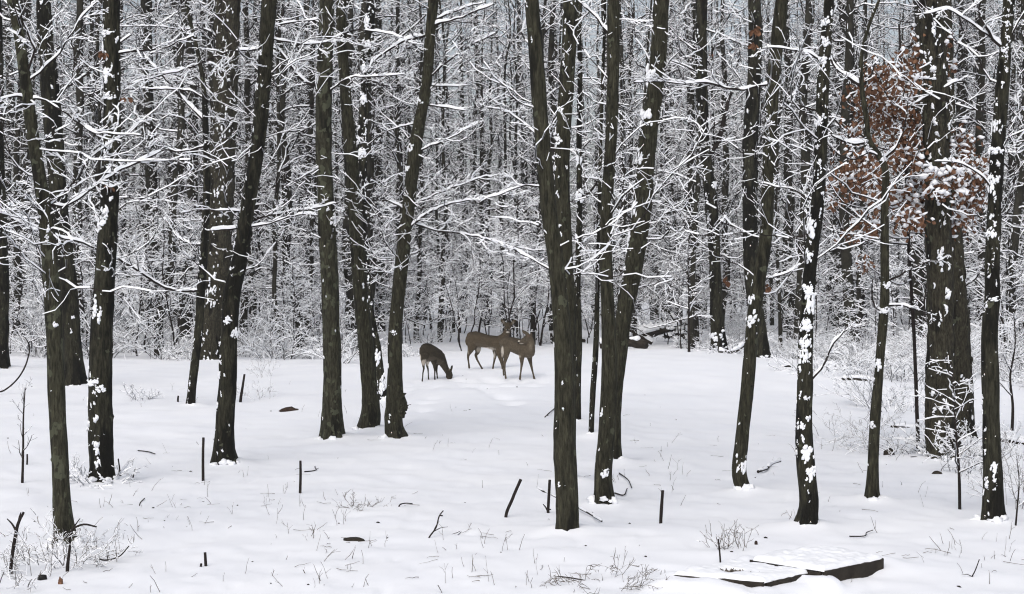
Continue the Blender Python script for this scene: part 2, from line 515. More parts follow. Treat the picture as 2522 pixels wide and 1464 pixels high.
# ------------------------------------------------------------------ trees of the clearing, traced trunk by trunk
# key: (label, material, pats of snow per metre, side the snow clings to (deg, -90 = towards camera, 180 = left), side shoots, trunk outline [(px, py, width px)...])
TREES = {
 'edge': ('dark trunk cut off by the left edge of the picture', 'bark_dark', 8, -120, 8,
    [(0,912,40),(2,800,37),(4,700,35),(0,560,33),(-8,300,32),(-12,0,30)]),
 'lichen': ('slim trunk spotted with pale green lichen at far left, brush round its foot', 'bark_lichen', 5, -110, 26,
    [(158,1345,50),(150,1190,43),(141,1000,42),(130,740,43),(120,600,40),(109,506,36),(88,380,32),(63,200,28),(40,50,26),(30,0,26)]),
 'behind_lichen': ('dark trunk standing close behind the lichen-spotted trunk', 'bark_dark', 9, -110, 16,
    [(184,955,48),(177,850,46),(170,740,44),(145,506,42),(135,354,43),(122,202,44),(107,0,34)]),
 'black_left': ('black and grey blotched trunk third from the left edge, snow clods round its foot', 'bark_dark', 34, -115, 18,
    [(251,1189,52),(247,1078,60),(247,926,56),(255,724,50),(262,632,48),(270,506,45),(277,253,43),(274,0,40)]),
 'thick_far': ('thickest rough trunk of the left half, standing behind the leaning trunk', 'bark_rough', 60, -100, 8,
    [(518,890,74),(521,775,64),(530,708,64),(542,506,62),(549,354,56),(556,202,56),(562,0,58)]),
 'slender_left': ('slender bare stem with long snowy boughs reaching left, in front of the thick rough trunk', 'bark_dark', 22, -150, 14,
    [(470,1002,21),(479,900,20),(488,825,21),(494,724,22),(503,610,20),(508,506,19),(506,300,15),(500,200,11),(478,90,9),(455,0,8)]),
 'leaning_left': ('smooth grey trunk leaning right in front of the thick rough trunk', 'bark_dark', 20, -140, 20,
    [(555,1145,50),(554,1129,50),(559,977,46),(565,825,43),(573,724,43),(592,632,40),(610,506,36),(635,354,34),(649,200,34),(663,0,36)]),
 'straight_mid': ('straight mossy trunk left of the twin trunks', 'bark_lichen', 3, -60, 14,
    [(818,1088,52),(819,926,44),(814,740,43),(803,506,39),(797,354,39),(799,202,38),(806,0,37)]),
 'twin_left': ('left one of the twin trunks beside the grazing deer, leaning left', 'bark', 5, -40, 12,
    [(905,1062,40),(912,1027,46),(907,926,40),(899,825,38),(888,724,36),(873,506,36),(862,354,32),(849,202,28),(841,0,26)]),
 'plastered': ('thin trunk plastered with snow behind the left twin trunk', 'bark_dark', 46, -80, 16,
    [(946,985,20),(940,951,22),(930,876,22),(912,775,22),(899,640,20),(893,506,22),(892,354,26),(902,202,26),(915,0,24)]),
 'twin_right': ('right one of the twin trunks beside the grazing deer, with a burl at its foot', 'bark', 9, -130, 22,
    [(977,1085,46),(970,1053,42),(972,987,42),(972,926,36),(973,825,33),(981,724,33),(992,632,33),(1006,506,31),(1024,354,32),(1051,202,26),(1058,100,26),(1067,0,26)]),
 'centre_front': ('tall smooth grey trunk right of the deer, nearest to the middle of the clearing', 'bark', 3, 175, 14,
    [(1395,1320,44),(1397,1270,54),(1392,1129,54),(1390,926,48),(1378,740,42),(1367,632,38),(1351,506,38),(1337,354,37),(1325,202,37),(1310,0,34)]),
 'centre_behind': ('trunk rising close behind the tall smooth grey trunk right of the deer', 'bark', 16, -120, 12,
    [(1402,1190,34),(1402,950,32),(1402,740,33),(1394,632,34),(1387,506,36),(1386,354,38),(1396,202,36),(1405,0,36)]),
 'thin_crotch': ('thin dark stem with a big clump of snow in its fork, right of centre', 'bark_dark', 16, -120, 12,
    [(1424,1048,15),(1424,926,15),(1426,866,16),(1423,724,14),(1427,506,14),(1426,354,14),(1428,202,12),(1428,0,10)]),
 'thin_forked': ('thin crooked stem between the two pairs of big trunks, right of the deer', 'bark_dark', 18, -150, 6,
    [(1456,1078,12),(1460,977,14),(1468,850,14),(1471,724,11),(1474,600,10),(1478,400,9),(1484,200,8),(1490,0,7)]),
 'pair_left': ('left trunk of the crossing pair right of the deer, straight with dark scars', 'bark', 4, -120, 12,
    [(1487,1240,44),(1485,1180,44),(1492,1078,42),(1499,977,40),(1501,876,38),(1496,740,33),(1492,632,31),(1495,506,30),(1505,354,28),(1510,202,30),(1511,0,31)]),
 'pair_right': ('right trunk of the crossing pair, leaning right with snow along its left side', 'bark', 16, 175, 18,
    [(1513,1140,30),(1516,977,34),(1526,876,38),(1537,775,42),(1544,740,45),(1564,632,46),(1582,506,46),(1594,354,45),(1615,202,40),(1629,0,40)]),
 'forked': ('trunk with a short broken fork, standing behind the snow mound right of the fallen logs', 'bark_dark', 18, -140, 16,
    [(1771,868,36),(1766,800,32),(1763,724,30),(1760,632,28),(1753,506,30),(1735,354,28),(1729,202,27),(1727,0,27)]),
 'cross_front': ('trunk crossing in front of another at mid height, right of the fallen logs', 'bark', 12, 175, 16,
    [(1833,1212,24),(1823,1180,34),(1828,1078,33),(1843,926,32),(1853,800,31),(1868,700,33),(1885,600,31),(1893,450,32),(1898,300,33),(1909,150,32),(1926,0,31)]),
 'cross_behind': ('upright dark trunk crossed by a leaning one, right of the fallen logs', 'bark_dark', 8, -110, 10,
    [(1877,882,36),(1868,800,34),(1852,700,36),(1847,550,36),(1848,354,37),(1857,200,33),(1858,0,32)]),
 'patched': ('trunk splashed with big white patches, a dead stick jutting right from its foot', 'bark_dark', 46, -110, 11,
    [(1985,1303,48),(1992,1255,46),(1985,1154,46),(1980,1078,43),(1983,926,38),(1985,825,37),(1990,724,34),(1997,650,33),(2013,506,34),(2022,354,31),(2027,202,30),(2034,100,28),(2042,0,24)]),
 'small_forked': ('small tree forking into thin snowy limbs in front of the rusty leaves', 'bark', 14, 170, 5,
    [(2149,1240,34),(2150,1154,28),(2156,1028,26),(2164,926,24),(2172,825,23),(2180,724,23),(2179,632,22),(2179,506,20),(2177,405,17),(2140,345,14),(2133,290,13),(2124,230,12),(2121,150,10),(2141,60,8),(2165,0,7)]),
 'great_right': ('massive rough trunk behind the rusty leaves at right', 'bark_rough', 44, -90, 4,
    [(2326,1130,82),(2314,1060,72),(2312,940,68),(2315,800,66),(2314,632,62),(2310,450,62),(2308,354,62),(2302,202,64),(2291,0,66)]),
 'great_shadow': ('second thick trunk leaning close behind the massive rough trunk at right', 'bark_rough', 30, -90, 5,
    [(2372,1085,54),(2369,900,48),(2362,740,42),(2352,560,32),(2342,400,28),(2336,200,26),(2330,0,24)]),
 'right_snowy': ('mossy trunk flecked with snow, last big one before the right edge', 'bark_dark', 40, -100, 10,
    [(2443,1290,50),(2444,1154,46),(2440,1028,43),(2439,926,42),(2437,825,38),(2444,724,36),(2445,632,34),(2451,506,35),(2458,354,33),(2470,202,33),(2478,100,29),(2485,0,29)]),
 'right_leaning': ('dark stem leaning out of the right edge, white with snow along its left side', 'bark_dark', 60, 175, 10,
    [(2441,830,24),(2452,700,24),(2468,585,23),(2492,430,22),(2512,330,21),(2540,200,19),(2570,60,16)]),
}
# boughs traced from the photograph: owner, width at the root, depth drift (+ away), points from the root outwards
BOUGHS = [
 ('leaning_left', 8, -.3, [(625,121),(556,131),(455,172),(394,187),(323,207)]),
 ('slender_left', 10, .2, [(506,301),(455,248),(405,192),(364,147),(349,121)]),
 ('slender_left', 7, -.2, [(506,243),(470,225),(405,220),(298,220),(192,217)]),
 ('slender_left', 9, -.3, [(506,362),(440,374),(405,369),(360,392),(310,415)]),
 ('lichen', 10, .2, [(112,508),(170,505),(215,475),(290,425),(350,395),(400,370)]),
 ('behind_lichen', 11, -.3, [(132,262),(157,222),(202,192),(243,157),(283,116),(324,86)]),
 ('black_left', 8, -.3, [(278,137),(354,124),(394,121),(445,99),(486,86)]),
 ('thick_far', 7, -.3, [(557,121),(506,73),(455,73),(394,66),(293,66)]),
 ('lichen', 9, -.2, [(70,252),(101,243),(147,268),(192,303),(228,326),(293,331),(349,334)]),
 ('lichen', 8, -.4, [(72,250),(40,236),(0,248),(-60,258)]),
 ('lichen', 10, -.3, [(62,196),(84,130),(58,60),(40,-20)]),
 ('lichen', 8, -.2, [(64,205),(120,160),(170,95),(205,40),(240,5)]),
 ('slender_left', 11, -.4, [(492,718),(430,716),(405,708),(364,683),(324,657),(288,637),(243,617),(202,597),(152,587),(101,571),(50,551),(0,521),(-40,500)]),
 ('slender_left', 10, .2, [(506,605),(470,602),(435,582),(415,551),(400,536)]),
 ('leaning_left', 9, -.3, [(590,561),(551,567),(516,567)]),
 ('leaning_left', 7, -.2, [(588,526),(531,518),(480,518),(430,530)]),
 ('leaning_left', 8, -.4, [(620,561),(666,551),(716,534),(782,531)]),
 ('leaning_left', 7, .3, [(622,546),(701,523),(777,513),(830,500)]),
 ('straight_mid', 12, -.2, [(790,212),(752,202),(726,177),(701,142),(681,121),(610,123)]),
 ('leaning_left', 8, .3, [(664,93),(716,106),(782,109),(850,100)]),
 ('leaning_left', 8, .2, [(668,66),(716,56),(787,48)]),
 ('straight_mid', 8, -.5, [(802,237),(828,212),(863,192),(903,190),(954,187),(1000,182)]),
 ('straight_mid', 8, -.3, [(820,106),(853,81),(873,76),(924,78),(994,94)]),
 ('straight_mid', 6, -.4, [(814,403),(747,435),(704,460)]),
 ('twin_right', 11, -.2, [(1050,86),(1005,99),(964,119),(924,149),(903,177)]),
 ('twin_right', 9, .1, [(1062,55),(1126,25),(1197,5)]),
 ('twin_right', 9, -.3, [(1058,66),(1131,45),(1182,25),(1217,10)]),
 ('twin_right', 8, -.3, [(1047,200),(1096,157),(1146,121),(1192,96),(1222,81)]),
 ('twin_right', 8, -.2, [(1036,260),(1080,263),(1146,273)]),
 ('twin_right', 6, .3, [(1027,300),(954,324),(903,359)]),
 ('twin_right', 7, -.2, [(1000,525),(969,501),(914,493),(870,490)]),
 ('twin_right', 8, -.3, [(1003,570),(1045,531),(1085,511),(1131,498),(1192,488),(1258,470)]),
 ('twin_right', 8, -.2, [(1003,548),(1080,569),(1146,577),(1207,592),(1258,604),(1310,618)]),
 ('twin_right', 7, .3, [(1006,512),(1096,470),(1136,455),(1182,440),(1237,430)]),
 ('twin_right', 7, -.1, [(1024,376),(1075,354),(1131,329),(1180,300)]),
 ('twin_right', 6, .1, [(1050,212),(1106,212),(1156,210)]),
 ('cross_front', 10, -.15, [(1900,203),(1872,212),(1837,220),(1786,217),(1746,205),(1685,208),(1634,202),(1560,203)]),
 ('thin_crotch', 11, -.2, [(1426,487),(1452,475),(1468,450),(1480,425)]),
 ('pair_right', 7, -.3, [(1598,427),(1569,435),(1513,443),(1463,440),(1432,437)]),
 ('forked', 23, .1, [(1752,386),(1768,350),(1782,300),(1796,245),(1802,228)]),
 ('forked', 7, -.2, [(1733,185),(1685,162),(1645,147)]),
 ('forked', 7, -.3, [(1728,70),(1786,91),(1827,109),(1892,124)]),
 ('forked', 7, -.3, [(1754,535),(1786,551),(1822,566),(1857,602)]),
 ('centre_front', 7, .3, [(1333,340),(1318,330),(1275,293),(1240,273),(1190,262)]),
 ('centre_front', 6, -.2, [(1347,458),(1280,460),(1240,475),(1180,500)]),
 ('centre_front', 7, .2, [(1368,668),(1306,637),(1240,602),(1180,585)]),
 ('pair_left', 9, .1, [(1508,95),(1463,40),(1427,5),(1400,-30)]),
 ('pair_right', 6, -.2, [(1622,57),(1604,53),(1543,56)]),
 ('patched', 8, -.2, [(2029,160),(2001,137),(1946,121),(1880,119)]),
 ('patched', 8, .2, [(2022,280),(1956,258),(1920,243)]),
 ('patched', 7, .2, [(2012,500),(1960,470),(1915,462),(1870,450)]),
 ('small_forked', 13, .1, [(2124,212),(2082,187),(2047,152),(2030,120)]),
 ('small_forked', 13, -.2, [(2146,352),(2098,354),(2047,334)]),
 ('small_forked', 10, .2, [(2103,353),(2072,314),(2042,278)]),
 ('small_forked', 9, -.3, [(2170,388),(2138,374),(2108,394),(2057,374)]),
 ('small_forked', 9, .1, [(2125,215),(2153,167),(2156,147)]),
 ('small_forked', 9, -.2, [(2178,400),(2204,364),(2219,339),(2230,290),(2240,240)]),
 ('right_snowy', 13, -.2, [(2474,128),(2446,96),(2426,66),(2411,25),(2416,0)]),
 ('right_snowy', 8, -.4, [(2446,96),(2410,70),(2376,46),(2335,25),(2275,35)]),
 ('right_snowy', 9, -.2, [(2476,122),(2497,76),(2517,40),(2540,10)]),
 ('right_snowy', 7, -.2, [(2452,470),(2400,420),(2350,400),(2300,398)]),
 ('small_forked', 8, -.2, [(2178,692),(2234,668),(2275,647),(2330,640)]),
 ('small_forked', 9, -.2, [(2174,772),(2153,755),(2147,730),(2149,690)]),
 ('small_forked', 8, -.3, [(2180,758),(2205,752),(2245,760),(2285,772)]),
 ('great_right', 8, -.3, [(2318,215),(2355,202),(2300,228),(2234,263)]),
 ('great_shadow', 9, -.5, [(2374,714),(2400,690),(2426,655)]),
 ('patched', 10, -.3, [(2001,947),(2027,901),(2052,850),(2084,808)]),
 ('cross_behind', 7, -.3, [(1852,690),(1900,684),(1945,670),(1975,650)]),
 ('right_leaning', 7, -.2, [(2494,420),(2440,380),(2400,370),(2350,358)]),
]
ROOT, SPINE, DEPTH = {}, {}, {}
_t = np.random.default_rng(8)
for (xa, ya, xb, yb, n_) in ((1115, 938, 1235, 930, 9), (1190, 955, 1330, 940, 10), (1040, 945, 985, 965, 5), (1330, 935, 1375, 920, 4), (1120, 945, 1270, 990, 10), (1060, 950, 1030, 1010, 5)):
    for q in np.linspace(0, 1, n_):
        g_ = ground(xa + (xb - xa) * q + _t.normal(0, 6), ya + (yb - ya) * q + _t.normal(0, 4)); TRACKS.append((g_[0], g_[1]))
ZB = float(gz(1.9, 12.8))
ZB1, ZB2 = ZB + .095, ZB + .125
def on_plane(px, py, z):
    rx, rz = ray(px, py)
    D = (z - CAMH) / rz
    return np.array((rx * D, D, z))
BED1 = [on_plane(1655, 1416, ZB1), on_plane(1882, 1434, ZB1), on_plane(2014, 1405, ZB1), on_plane(1800, 1384, ZB1)]
BED2 = [on_plane(2030, 1406, ZB2), on_plane(2173, 1376, ZB2), on_plane(2040, 1350, ZB2), on_plane(1850, 1378, ZB2)]
for (A_, B_, ha, hb, rc, off) in ((BED1[0], BED1[1], .076, .070, .2, -.09), (BED1[1], BED1[2], .068, .066, .18, -.08), (BED2[3], BED2[2], .10, .10, .3, .14),
                             (BED1[3], BED1[0], .08, .07, .25, -.1), (BED2[3], BED2[0], .085, .11, .16, -.03), (BED2[0], BED2[1], .07, -.02, .13, -.06), (BED2[2], BED2[1], .09, .05, .3, .16)):
    BANKS.append((A_[0], A_[1] + off, B_[0], B_[1] + off, ha, hb, rc))
FOOT = {}
for k, T in TREES.items():
    b = ground(T[5][0][0], T[5][0][1])
    FOOT[k] = b
    r = T[5][0][2] / 2 / F * b[1]
    BUMPS.append((b[0], b[1] + 0.0, max(0.28, r * 3.2), 0.018))
    BUMPS.append((b[0] + 0.05, b[1] + r * 1.3, max(0.2, r * 2), 0.07))

# ------------------------------------------------------------------ the setting: one sheet of snow out to the horizon
def make_ground():
    th = np.concatenate([np.radians(np.linspace(-22, 22, 300)), np.radians(np.linspace(24, 336, 90))])
    rr = np.concatenate([[0.6], np.geomspace(4.0, 9.5, 10)[:-1], np.geomspace(9.5, 60, 300), np.geomspace(62, 480, 40)])
    A, B = np.meshgrid(th, rr)
    X = np.sin(A) * B; Y = np.cos(A) * B
    Z = gz_full(X, Y)
    nr, nc = A.shape
    i = np.arange(nr - 1)[:, None] * nc; j = np.arange(nc)[None, :]; j2 = (j + 1) % nc
    Fq = np.stack([i + j, i + j2, i + nc + j2, i + nc + j], -1).reshape(-1, 4)
    m = MB()
    m.add(np.stack([X, Y, Z], -1).reshape(-1, 3), Fq[:, ::-1])
    V0 = np.concatenate([np.stack([X[0], Y[0], Z[0]], -1), [[0, 0, float(Z[0].mean())]]])
    jj = np.arange(nc); m.add(V0, np.stack([np.full(nc, nc), (jj + 1) % nc, jj], 1)[:, ::-1])
    o = m.build('ground', [M['ground']], None, True, 'structure', offset=np.zeros(3))
    me = o.data
    if me.polygons[2000].normal.z < 0:
        me.flip_normals()
make_ground()

# ------------------------------------------------------------------ tree builder
def pats_on_trunk(mb, P, R, per_m, side, z0, z1, seed):
    rng = np.random.default_rng(seed)
    L = np.linalg.norm(np.diff(P, axis=0), axis=1)
    cum = np.concatenate([[0], np.cumsum(L)])
    zz = P[:, 2]
    n = int(per_m * 0.62 * (z1 - z0)) + 1
    z = rng.uniform(z0, z1, n)
    run = vnoise(z * 1.7, 0 * z, seed) + 0.6 * vnoise(z * 5, 0 * z + 4, seed)
    z = z[run > rng.uniform(-1.1, 0.9, n)]; n = len(z)
    a0 = np.radians(side + rng.normal(0, 38, n))
    zz_, aa_, ss_ = [], [], []
    for q in range(n):                      # one ragged pat: a drip of clots running down the bark
        k = int(rng.integers(3, 14)); sz = rng.uniform(0.005, 0.016) * (1.25 if per_m > 30 else 1.0)
        wz = np.cumsum(rng.normal(-0.4, 1.0, k)) * sz * 0.8; wa = np.cumsum(rng.normal(0, 0.55, k)) * sz * 0.8
        r_ = np.interp(z[q], zz, R)
        zz_.append(z[q] + wz); aa_.append(a0[q] + wa / r_); ss_.append(sz * rng.uniform(0.4, 1.15, k))
    m_ = int(per_m * 0.55 * (z1 - z0))        # single flecks
    zf = rng.uniform(z0, z1, m_); kf = vnoise(zf * 1.3, 0 * zf + 8, seed) > rng.uniform(-.9, .9, m_)
    zf = zf[kf]
    zz_.append(zf); aa_.append(np.radians(side + rng.normal(0, 55, len(zf)))); ss_.append(rng.uniform(0.003, 0.0085, len(zf)))
    z = np.concatenate(zz_); a = np.concatenate(aa_); sz = np.concatenate(ss_)
    ok = (z > z0) & (z < z1); z, a, sz = z[ok], a[ok], sz[ok]; n = len(z)
    if n < 1: return
    c = np.stack([np.interp(z, zz, P[:, i]) for i in range(3)], 1); r = np.interp(z, zz, R)
    sz = sz * np.clip(r / 0.09, 0.6, 1.5)
    Nn = np.stack([np.cos(a), np.sin(a), 0 * a], 1); Tn = np.stack([-np.sin(a), np.cos(a), 0 * a], 1)
    Up = np.array((0., 0, 1)) + 0.3 * rng.normal(size=(n, 3)) * np.array((1, 1, 0))
    blobs(mb, c + Nn * r[:, None], Tn * (sz * rng.uniform(.5, 1.2, n))[:, None], Up * (sz * rng.uniform(.7, 1.9, n))[:, None], Nn * (sz * 0.5)[:, None], False, 0, rng, 0.65)

def twiggery(tw, sn, P, R, depth, levels, rng, dens=1.0, snow_gap=0.15):
    """shoots of shoots hung on (N,K,3) boughs, loaded with snow"""
    cur = (P, R)
    for lv in range(levels):
        P1, R1 = cur
        Lm = np.linalg.norm(np.diff(P1, axis=1), axis=2).sum(1).mean()
        n = max(2, int(dens * (7, 5, 3)[lv] * np.clip(Lm / (1.3, 0.6, 0.3)[lv], 0.5, 1.8)))
        Q, Rq = grow(P1, R1, n, 0.12, 1.0, (0.42, 0.45, 0.5)[lv], 0.8, 0.5, 0.08, (6, 4, 3)[lv], 0.55, 0.4, 0.34, 0.06, 1.2, 0.0022, rng)
        twig_prisms(tw, Q, Rq)
        twig_snow(sn, Q, Rq, depth * (0.85, 0.7, 0.6)[lv], sn_slot, rng, snow_gap)
        cur = (Q, Rq)
sn_slot = 1

def rs(P, K):
    d = np.concatenate([[0], np.cumsum(np.linalg.norm(np.diff(P, axis=0), axis=1))])
    t = np.linspace(0, d[-1], K)
    return np.stack([np.interp(t, d, P[:, i]) for i in range(3)], 1)

for ti, (k, (label, mk, per_m, side, nside, pts)) in enumerate(TREES.items()):
    rng = np.random.default_rng(100 + ti)
    base = FOOT[k]; D = base[1]
    P = np.array([at(x, y, D) for (x, y, w_) in pts])
    P[0] = base
    R = np.array([w_ / 2 / F * D for (_, _, w_) in pts])
    # depth wander so the stems are not all in one plane
    h = (P[:, 2] - base[2])
    dy = 0.06 * np.sin(h * 0.8 + ti) * np.clip(h / 2, 0, 1)
    sc_ = (D + dy) / D
    P = np.stack([P[:, 0] * sc_, D + dy, CAMH + (P[:, 2] - CAMH) * sc_], 1)
    top = P[-1]; dirn = unit(P[-1] - P[-2]); dirn = unit(dirn + np.array((0, 0, 0.8)))
    P = np.vstack([P[0] - np.array((0, 0, 0.3)), P, top + dirn * 1.5 + rng.normal(0, 0.1, 3), top + dirn * 3.4 + rng.normal(0, 0.2, 3)])
    R = np.concatenate([[R[0] * 1.1], R, [R[-1] * 0.75, R[-1] * 0.3]])
    P, R = resample(P, R, 0.07)
    SPINE[k] = (P, R)
    root = thing('tree', label, 'tree', base, 'trees standing in the clearing')
    ROOT[k] = root
    S = 28 if R.max() > 0.15 else 20
    zrel = P[:, 2] - base[2]
    th = np.arange(S) / S * 2 * PI
    lob = 0.5 + 0.5 * np.sin(th * 5 + ti)[None, :] * np.ones((len(P), 1))
    flare = 1 + np.exp(-np.clip(zrel, 0, 9) / (R.max() * 1.1))[:, None] * (0.08 + 0.55 * lob * lob) * (0.35 if mk == 'bark_rough' else 1)
    # snags and swellings
    m = MB()
    sweep(m, P, R, S, 0, 0.085 if mk != 'bark_rough' else 0.15, flare, True, ti * 7)
    for _ in range(rng.integers(3, 8)):           # branch scars, bosses
        i = rng.integers(8, len(P) - 30)
        a = rng.uniform(-PI, 0)
        nn = np.array((math.cos(a), math.sin(a), 0)); r_ = R[i]
        blobs(m, (P[i] + nn * r_ * 0.9)[None], np.array([[-nn[1], nn[0], 0]]) * r_ * 0.3, np.array([[0, 0, r_ * 0.45]]), nn[None] * r_ * 0.25, True, 0, rng, 0.2)
    if k == 'twin_right':
        i = np.argmin(abs(P[:, 2] - at(0, 990, D)[2]))
        for dx, dz, s_ in ((0.09, 0, .085), (0.13, -0.03, .06), (0.10, -0.10, .07), (0.07, 0.08, .07), (0.15, -0.06, .045), (0.08, -0.17, .06)):
            blobs(m, (P[i] + np.array((dx, -0.02, dz)))[None], np.array([[s_, 0, 0]]), np.array([[0, s_, 0]]), np.array([[0, 0, s_ * 1.1]]), True, 0, rng, 0.4)
    trunk = m.build('trunk', [M[mk]], root, True)
    # clinging snow
    sm = MB()
    ztop = at(0, -60, D)[2]
    zlow = max(base[2] + 0.03, at(0, 1464, D)[2])
    pats_on_trunk(sm, P, R, per_m * 1.0, side, zlow, ztop, 500 + ti)
    pats_on_trunk(sm, P, R, max(4, per_m * 0.35), 180, zlow, ztop, 900 + ti)
    # snow heaped against the foot
    nfo = 14
    a = rng.uniform(0, 2 * PI, nfo); rr_ = R[4] * rng.uniform(1.0, 1.5, nfo)
    C = np.stack([base[0] + np.cos(a) * rr_, base[1] + np.sin(a) * rr_, base[2] + rng.uniform(0.0, 0.06, nfo)], 1)
    s_ = rng.uniform(0.02, 0.06, nfo)
    blobs(sm, C, s_[:, None] * np.array([[1, 0, 0]]), s_[:, None] * np.array([[0, 1, 0]]), s_[:, None] * np.array([[0, 0, .7]]), True, 0, rng, 0.35)
    sm.build('snow_patches', [M['snow']], trunk, True, 'stuff')
    # side shoots all along the upper stem
    tw, sn = MB(), MB()
    if nside:
        zs = rng.uniform(at(0, 740, D)[2], ztop + 0.3, nside)
        zs = np.maximum(zs, at(0, rng.uniform(560, 800), D)[2])
        c = np.stack([np.interp(zs, P[:, 2], P[:, i]) for i in range(3)], 1)
        a = rng.choice([0, PI], nside) + rng.normal(0, 0.6, nside)
        d = np.stack([np.cos(a), np.sin(a), rng.normal(0.25, 0.3, nside)], 1)
        rr_ = np.interp(zs, P[:, 2], R)
        Ls = rng.uniform(0.5, 1.9, nside)
        Q, Rq = shoots(c, d, Ls, np.clip(0.003 + 0.003 * Ls, 0.003, rr_ * 0.5), 13, 0.26, 0.09, 0.3, rng)
        Q[..., 2] = np.maximum(Q[..., 2], Q[:, :1, 2] - 0.10 - 0.05 * rng.random(Q.shape[:2]))     # beech shoots do not sag
        twig_prisms(tw, Q, Rq)
        twig_snow(sn, Q, Rq, 0.011, 1, rng, 0.22, 0.3)
        twiggery(tw, sn, Q, Rq, 0.0085, 2, rng, 0.8, 0.3)
    if tw.V:
        tm = MB(); tm.V = tw.V; tm.F = tw.F; tm.mi = tw.mi; tm.n = tw.n
        for V_, F_ in zip(sn.V, sn.F):
            pass
        off = tm.n
        tm.V = tw.V + sn.V; tm.F = tw.F + [f + off for f in sn.F]; tm.mi = tw.mi + sn.mi; tm.n += sn.n
        tm.build('twigs', [M['twig'], M['snow']], root, False, 'stuff')

for bi, (k, wpx, drift, pts) in enumerate(BOUGHS):
    rng = np.random.default_rng(3000 + bi)
    D = FOOT[k][1]; SP_, SR_ = SPINE[k]
    z0 = at(pts[0][0], pts[0][1], D)[2]
    i = np.argmin(abs(SP_[:, 2] - z0))
    Dt = SP_[i][1]
    L = np.concatenate([[0], np.cumsum([math.hypot(pts[j+1][0]-pts[j][0], pts[j+1][1]-pts[j][1]) for j in range(len(pts)-1)])]) / F * D
    P = np.array([at(x, y, Dt + drift * l) for (x, y), l in zip(pts, L)])
    r0 = wpx / 2 / F * D * 0.62
    if abs(P[0, 0] - SP_[i][0]) < SR_[i] * 2.0:
        P[0] = SP_[i] * 0.6 + P[0] * 0.4
    R = r0 * np.linspace(1, 0.45, len(P))
    Pb, Rb = resample(P, R, 0.08)
    Pb[2:-1] += rng.normal(0, 0.005, Pb[2:-1].shape)
    m = MB(); sn = MB()
    sweep(m, Pb, Rb, 8, 0, 0.12, None, True, bi)
    dep = 0.80 * wpx / F * D
    snow_ridge(sn, Pb, Rb, min(dep, 0.05), 0, bi)
    K = max(4, min(14, int(L[-1] / 0.15)))
    Q = rs(Pb, K)[None]; Rq = np.interp(np.linspace(0, 1, K), np.linspace(0, 1, len(Rb)), Rb)[None]
    sn_slot = 0
    tw = MB()
    lv = 2 if L[-1] > 0.4 else 1
    # side shoots in sprays
    n1 = max(3, int(L[-1] * 6))
    Q1, R1 = grow(Q, Rq, n1, 0.15, 1.0, 0.33, 0.75, 0.45, 0.1, 8, 0.5, 0.4, 0.30, 0.12, 0.75, 0.0028, rng)
    twig_prisms(m, Q1, R1); twig_snow(sn, Q1, R1, min(dep * 0.5, 0.0125), 0, rng, 0.1, 0.35)
    if lv > 1:
        Q2, R2 = grow(Q1, R1, 5, 0.15, 1.0, 0.45, 0.75, 0.45, 0.06, 5, 0.55, 0.4, 0.32, 0.06, 0.5, 0.0022, rng)
        twig_prisms(m, Q2, R2); twig_snow(sn, Q2, R2, 0.009, 0, rng, 0.2, 0.3)
        Q3, R3 = grow(Q2, R2, 2, 0.2, 1.0, 0.5, 0.75, 0.4, 0.04, 3, 0.6, 0.5, 0.2, 0.04, 0.3, 0.002, rng)
        twig_prisms(m, Q3, R3); twig_snow(sn, Q3, R3, 0.0075, 0, rng, 0.25, 0.3)
    o = m.build('branch', [M['twig']], ROOT[k], False)
    sn.build('snow', [M['snow']], o, False, 'stuff')
sn_slot = 1
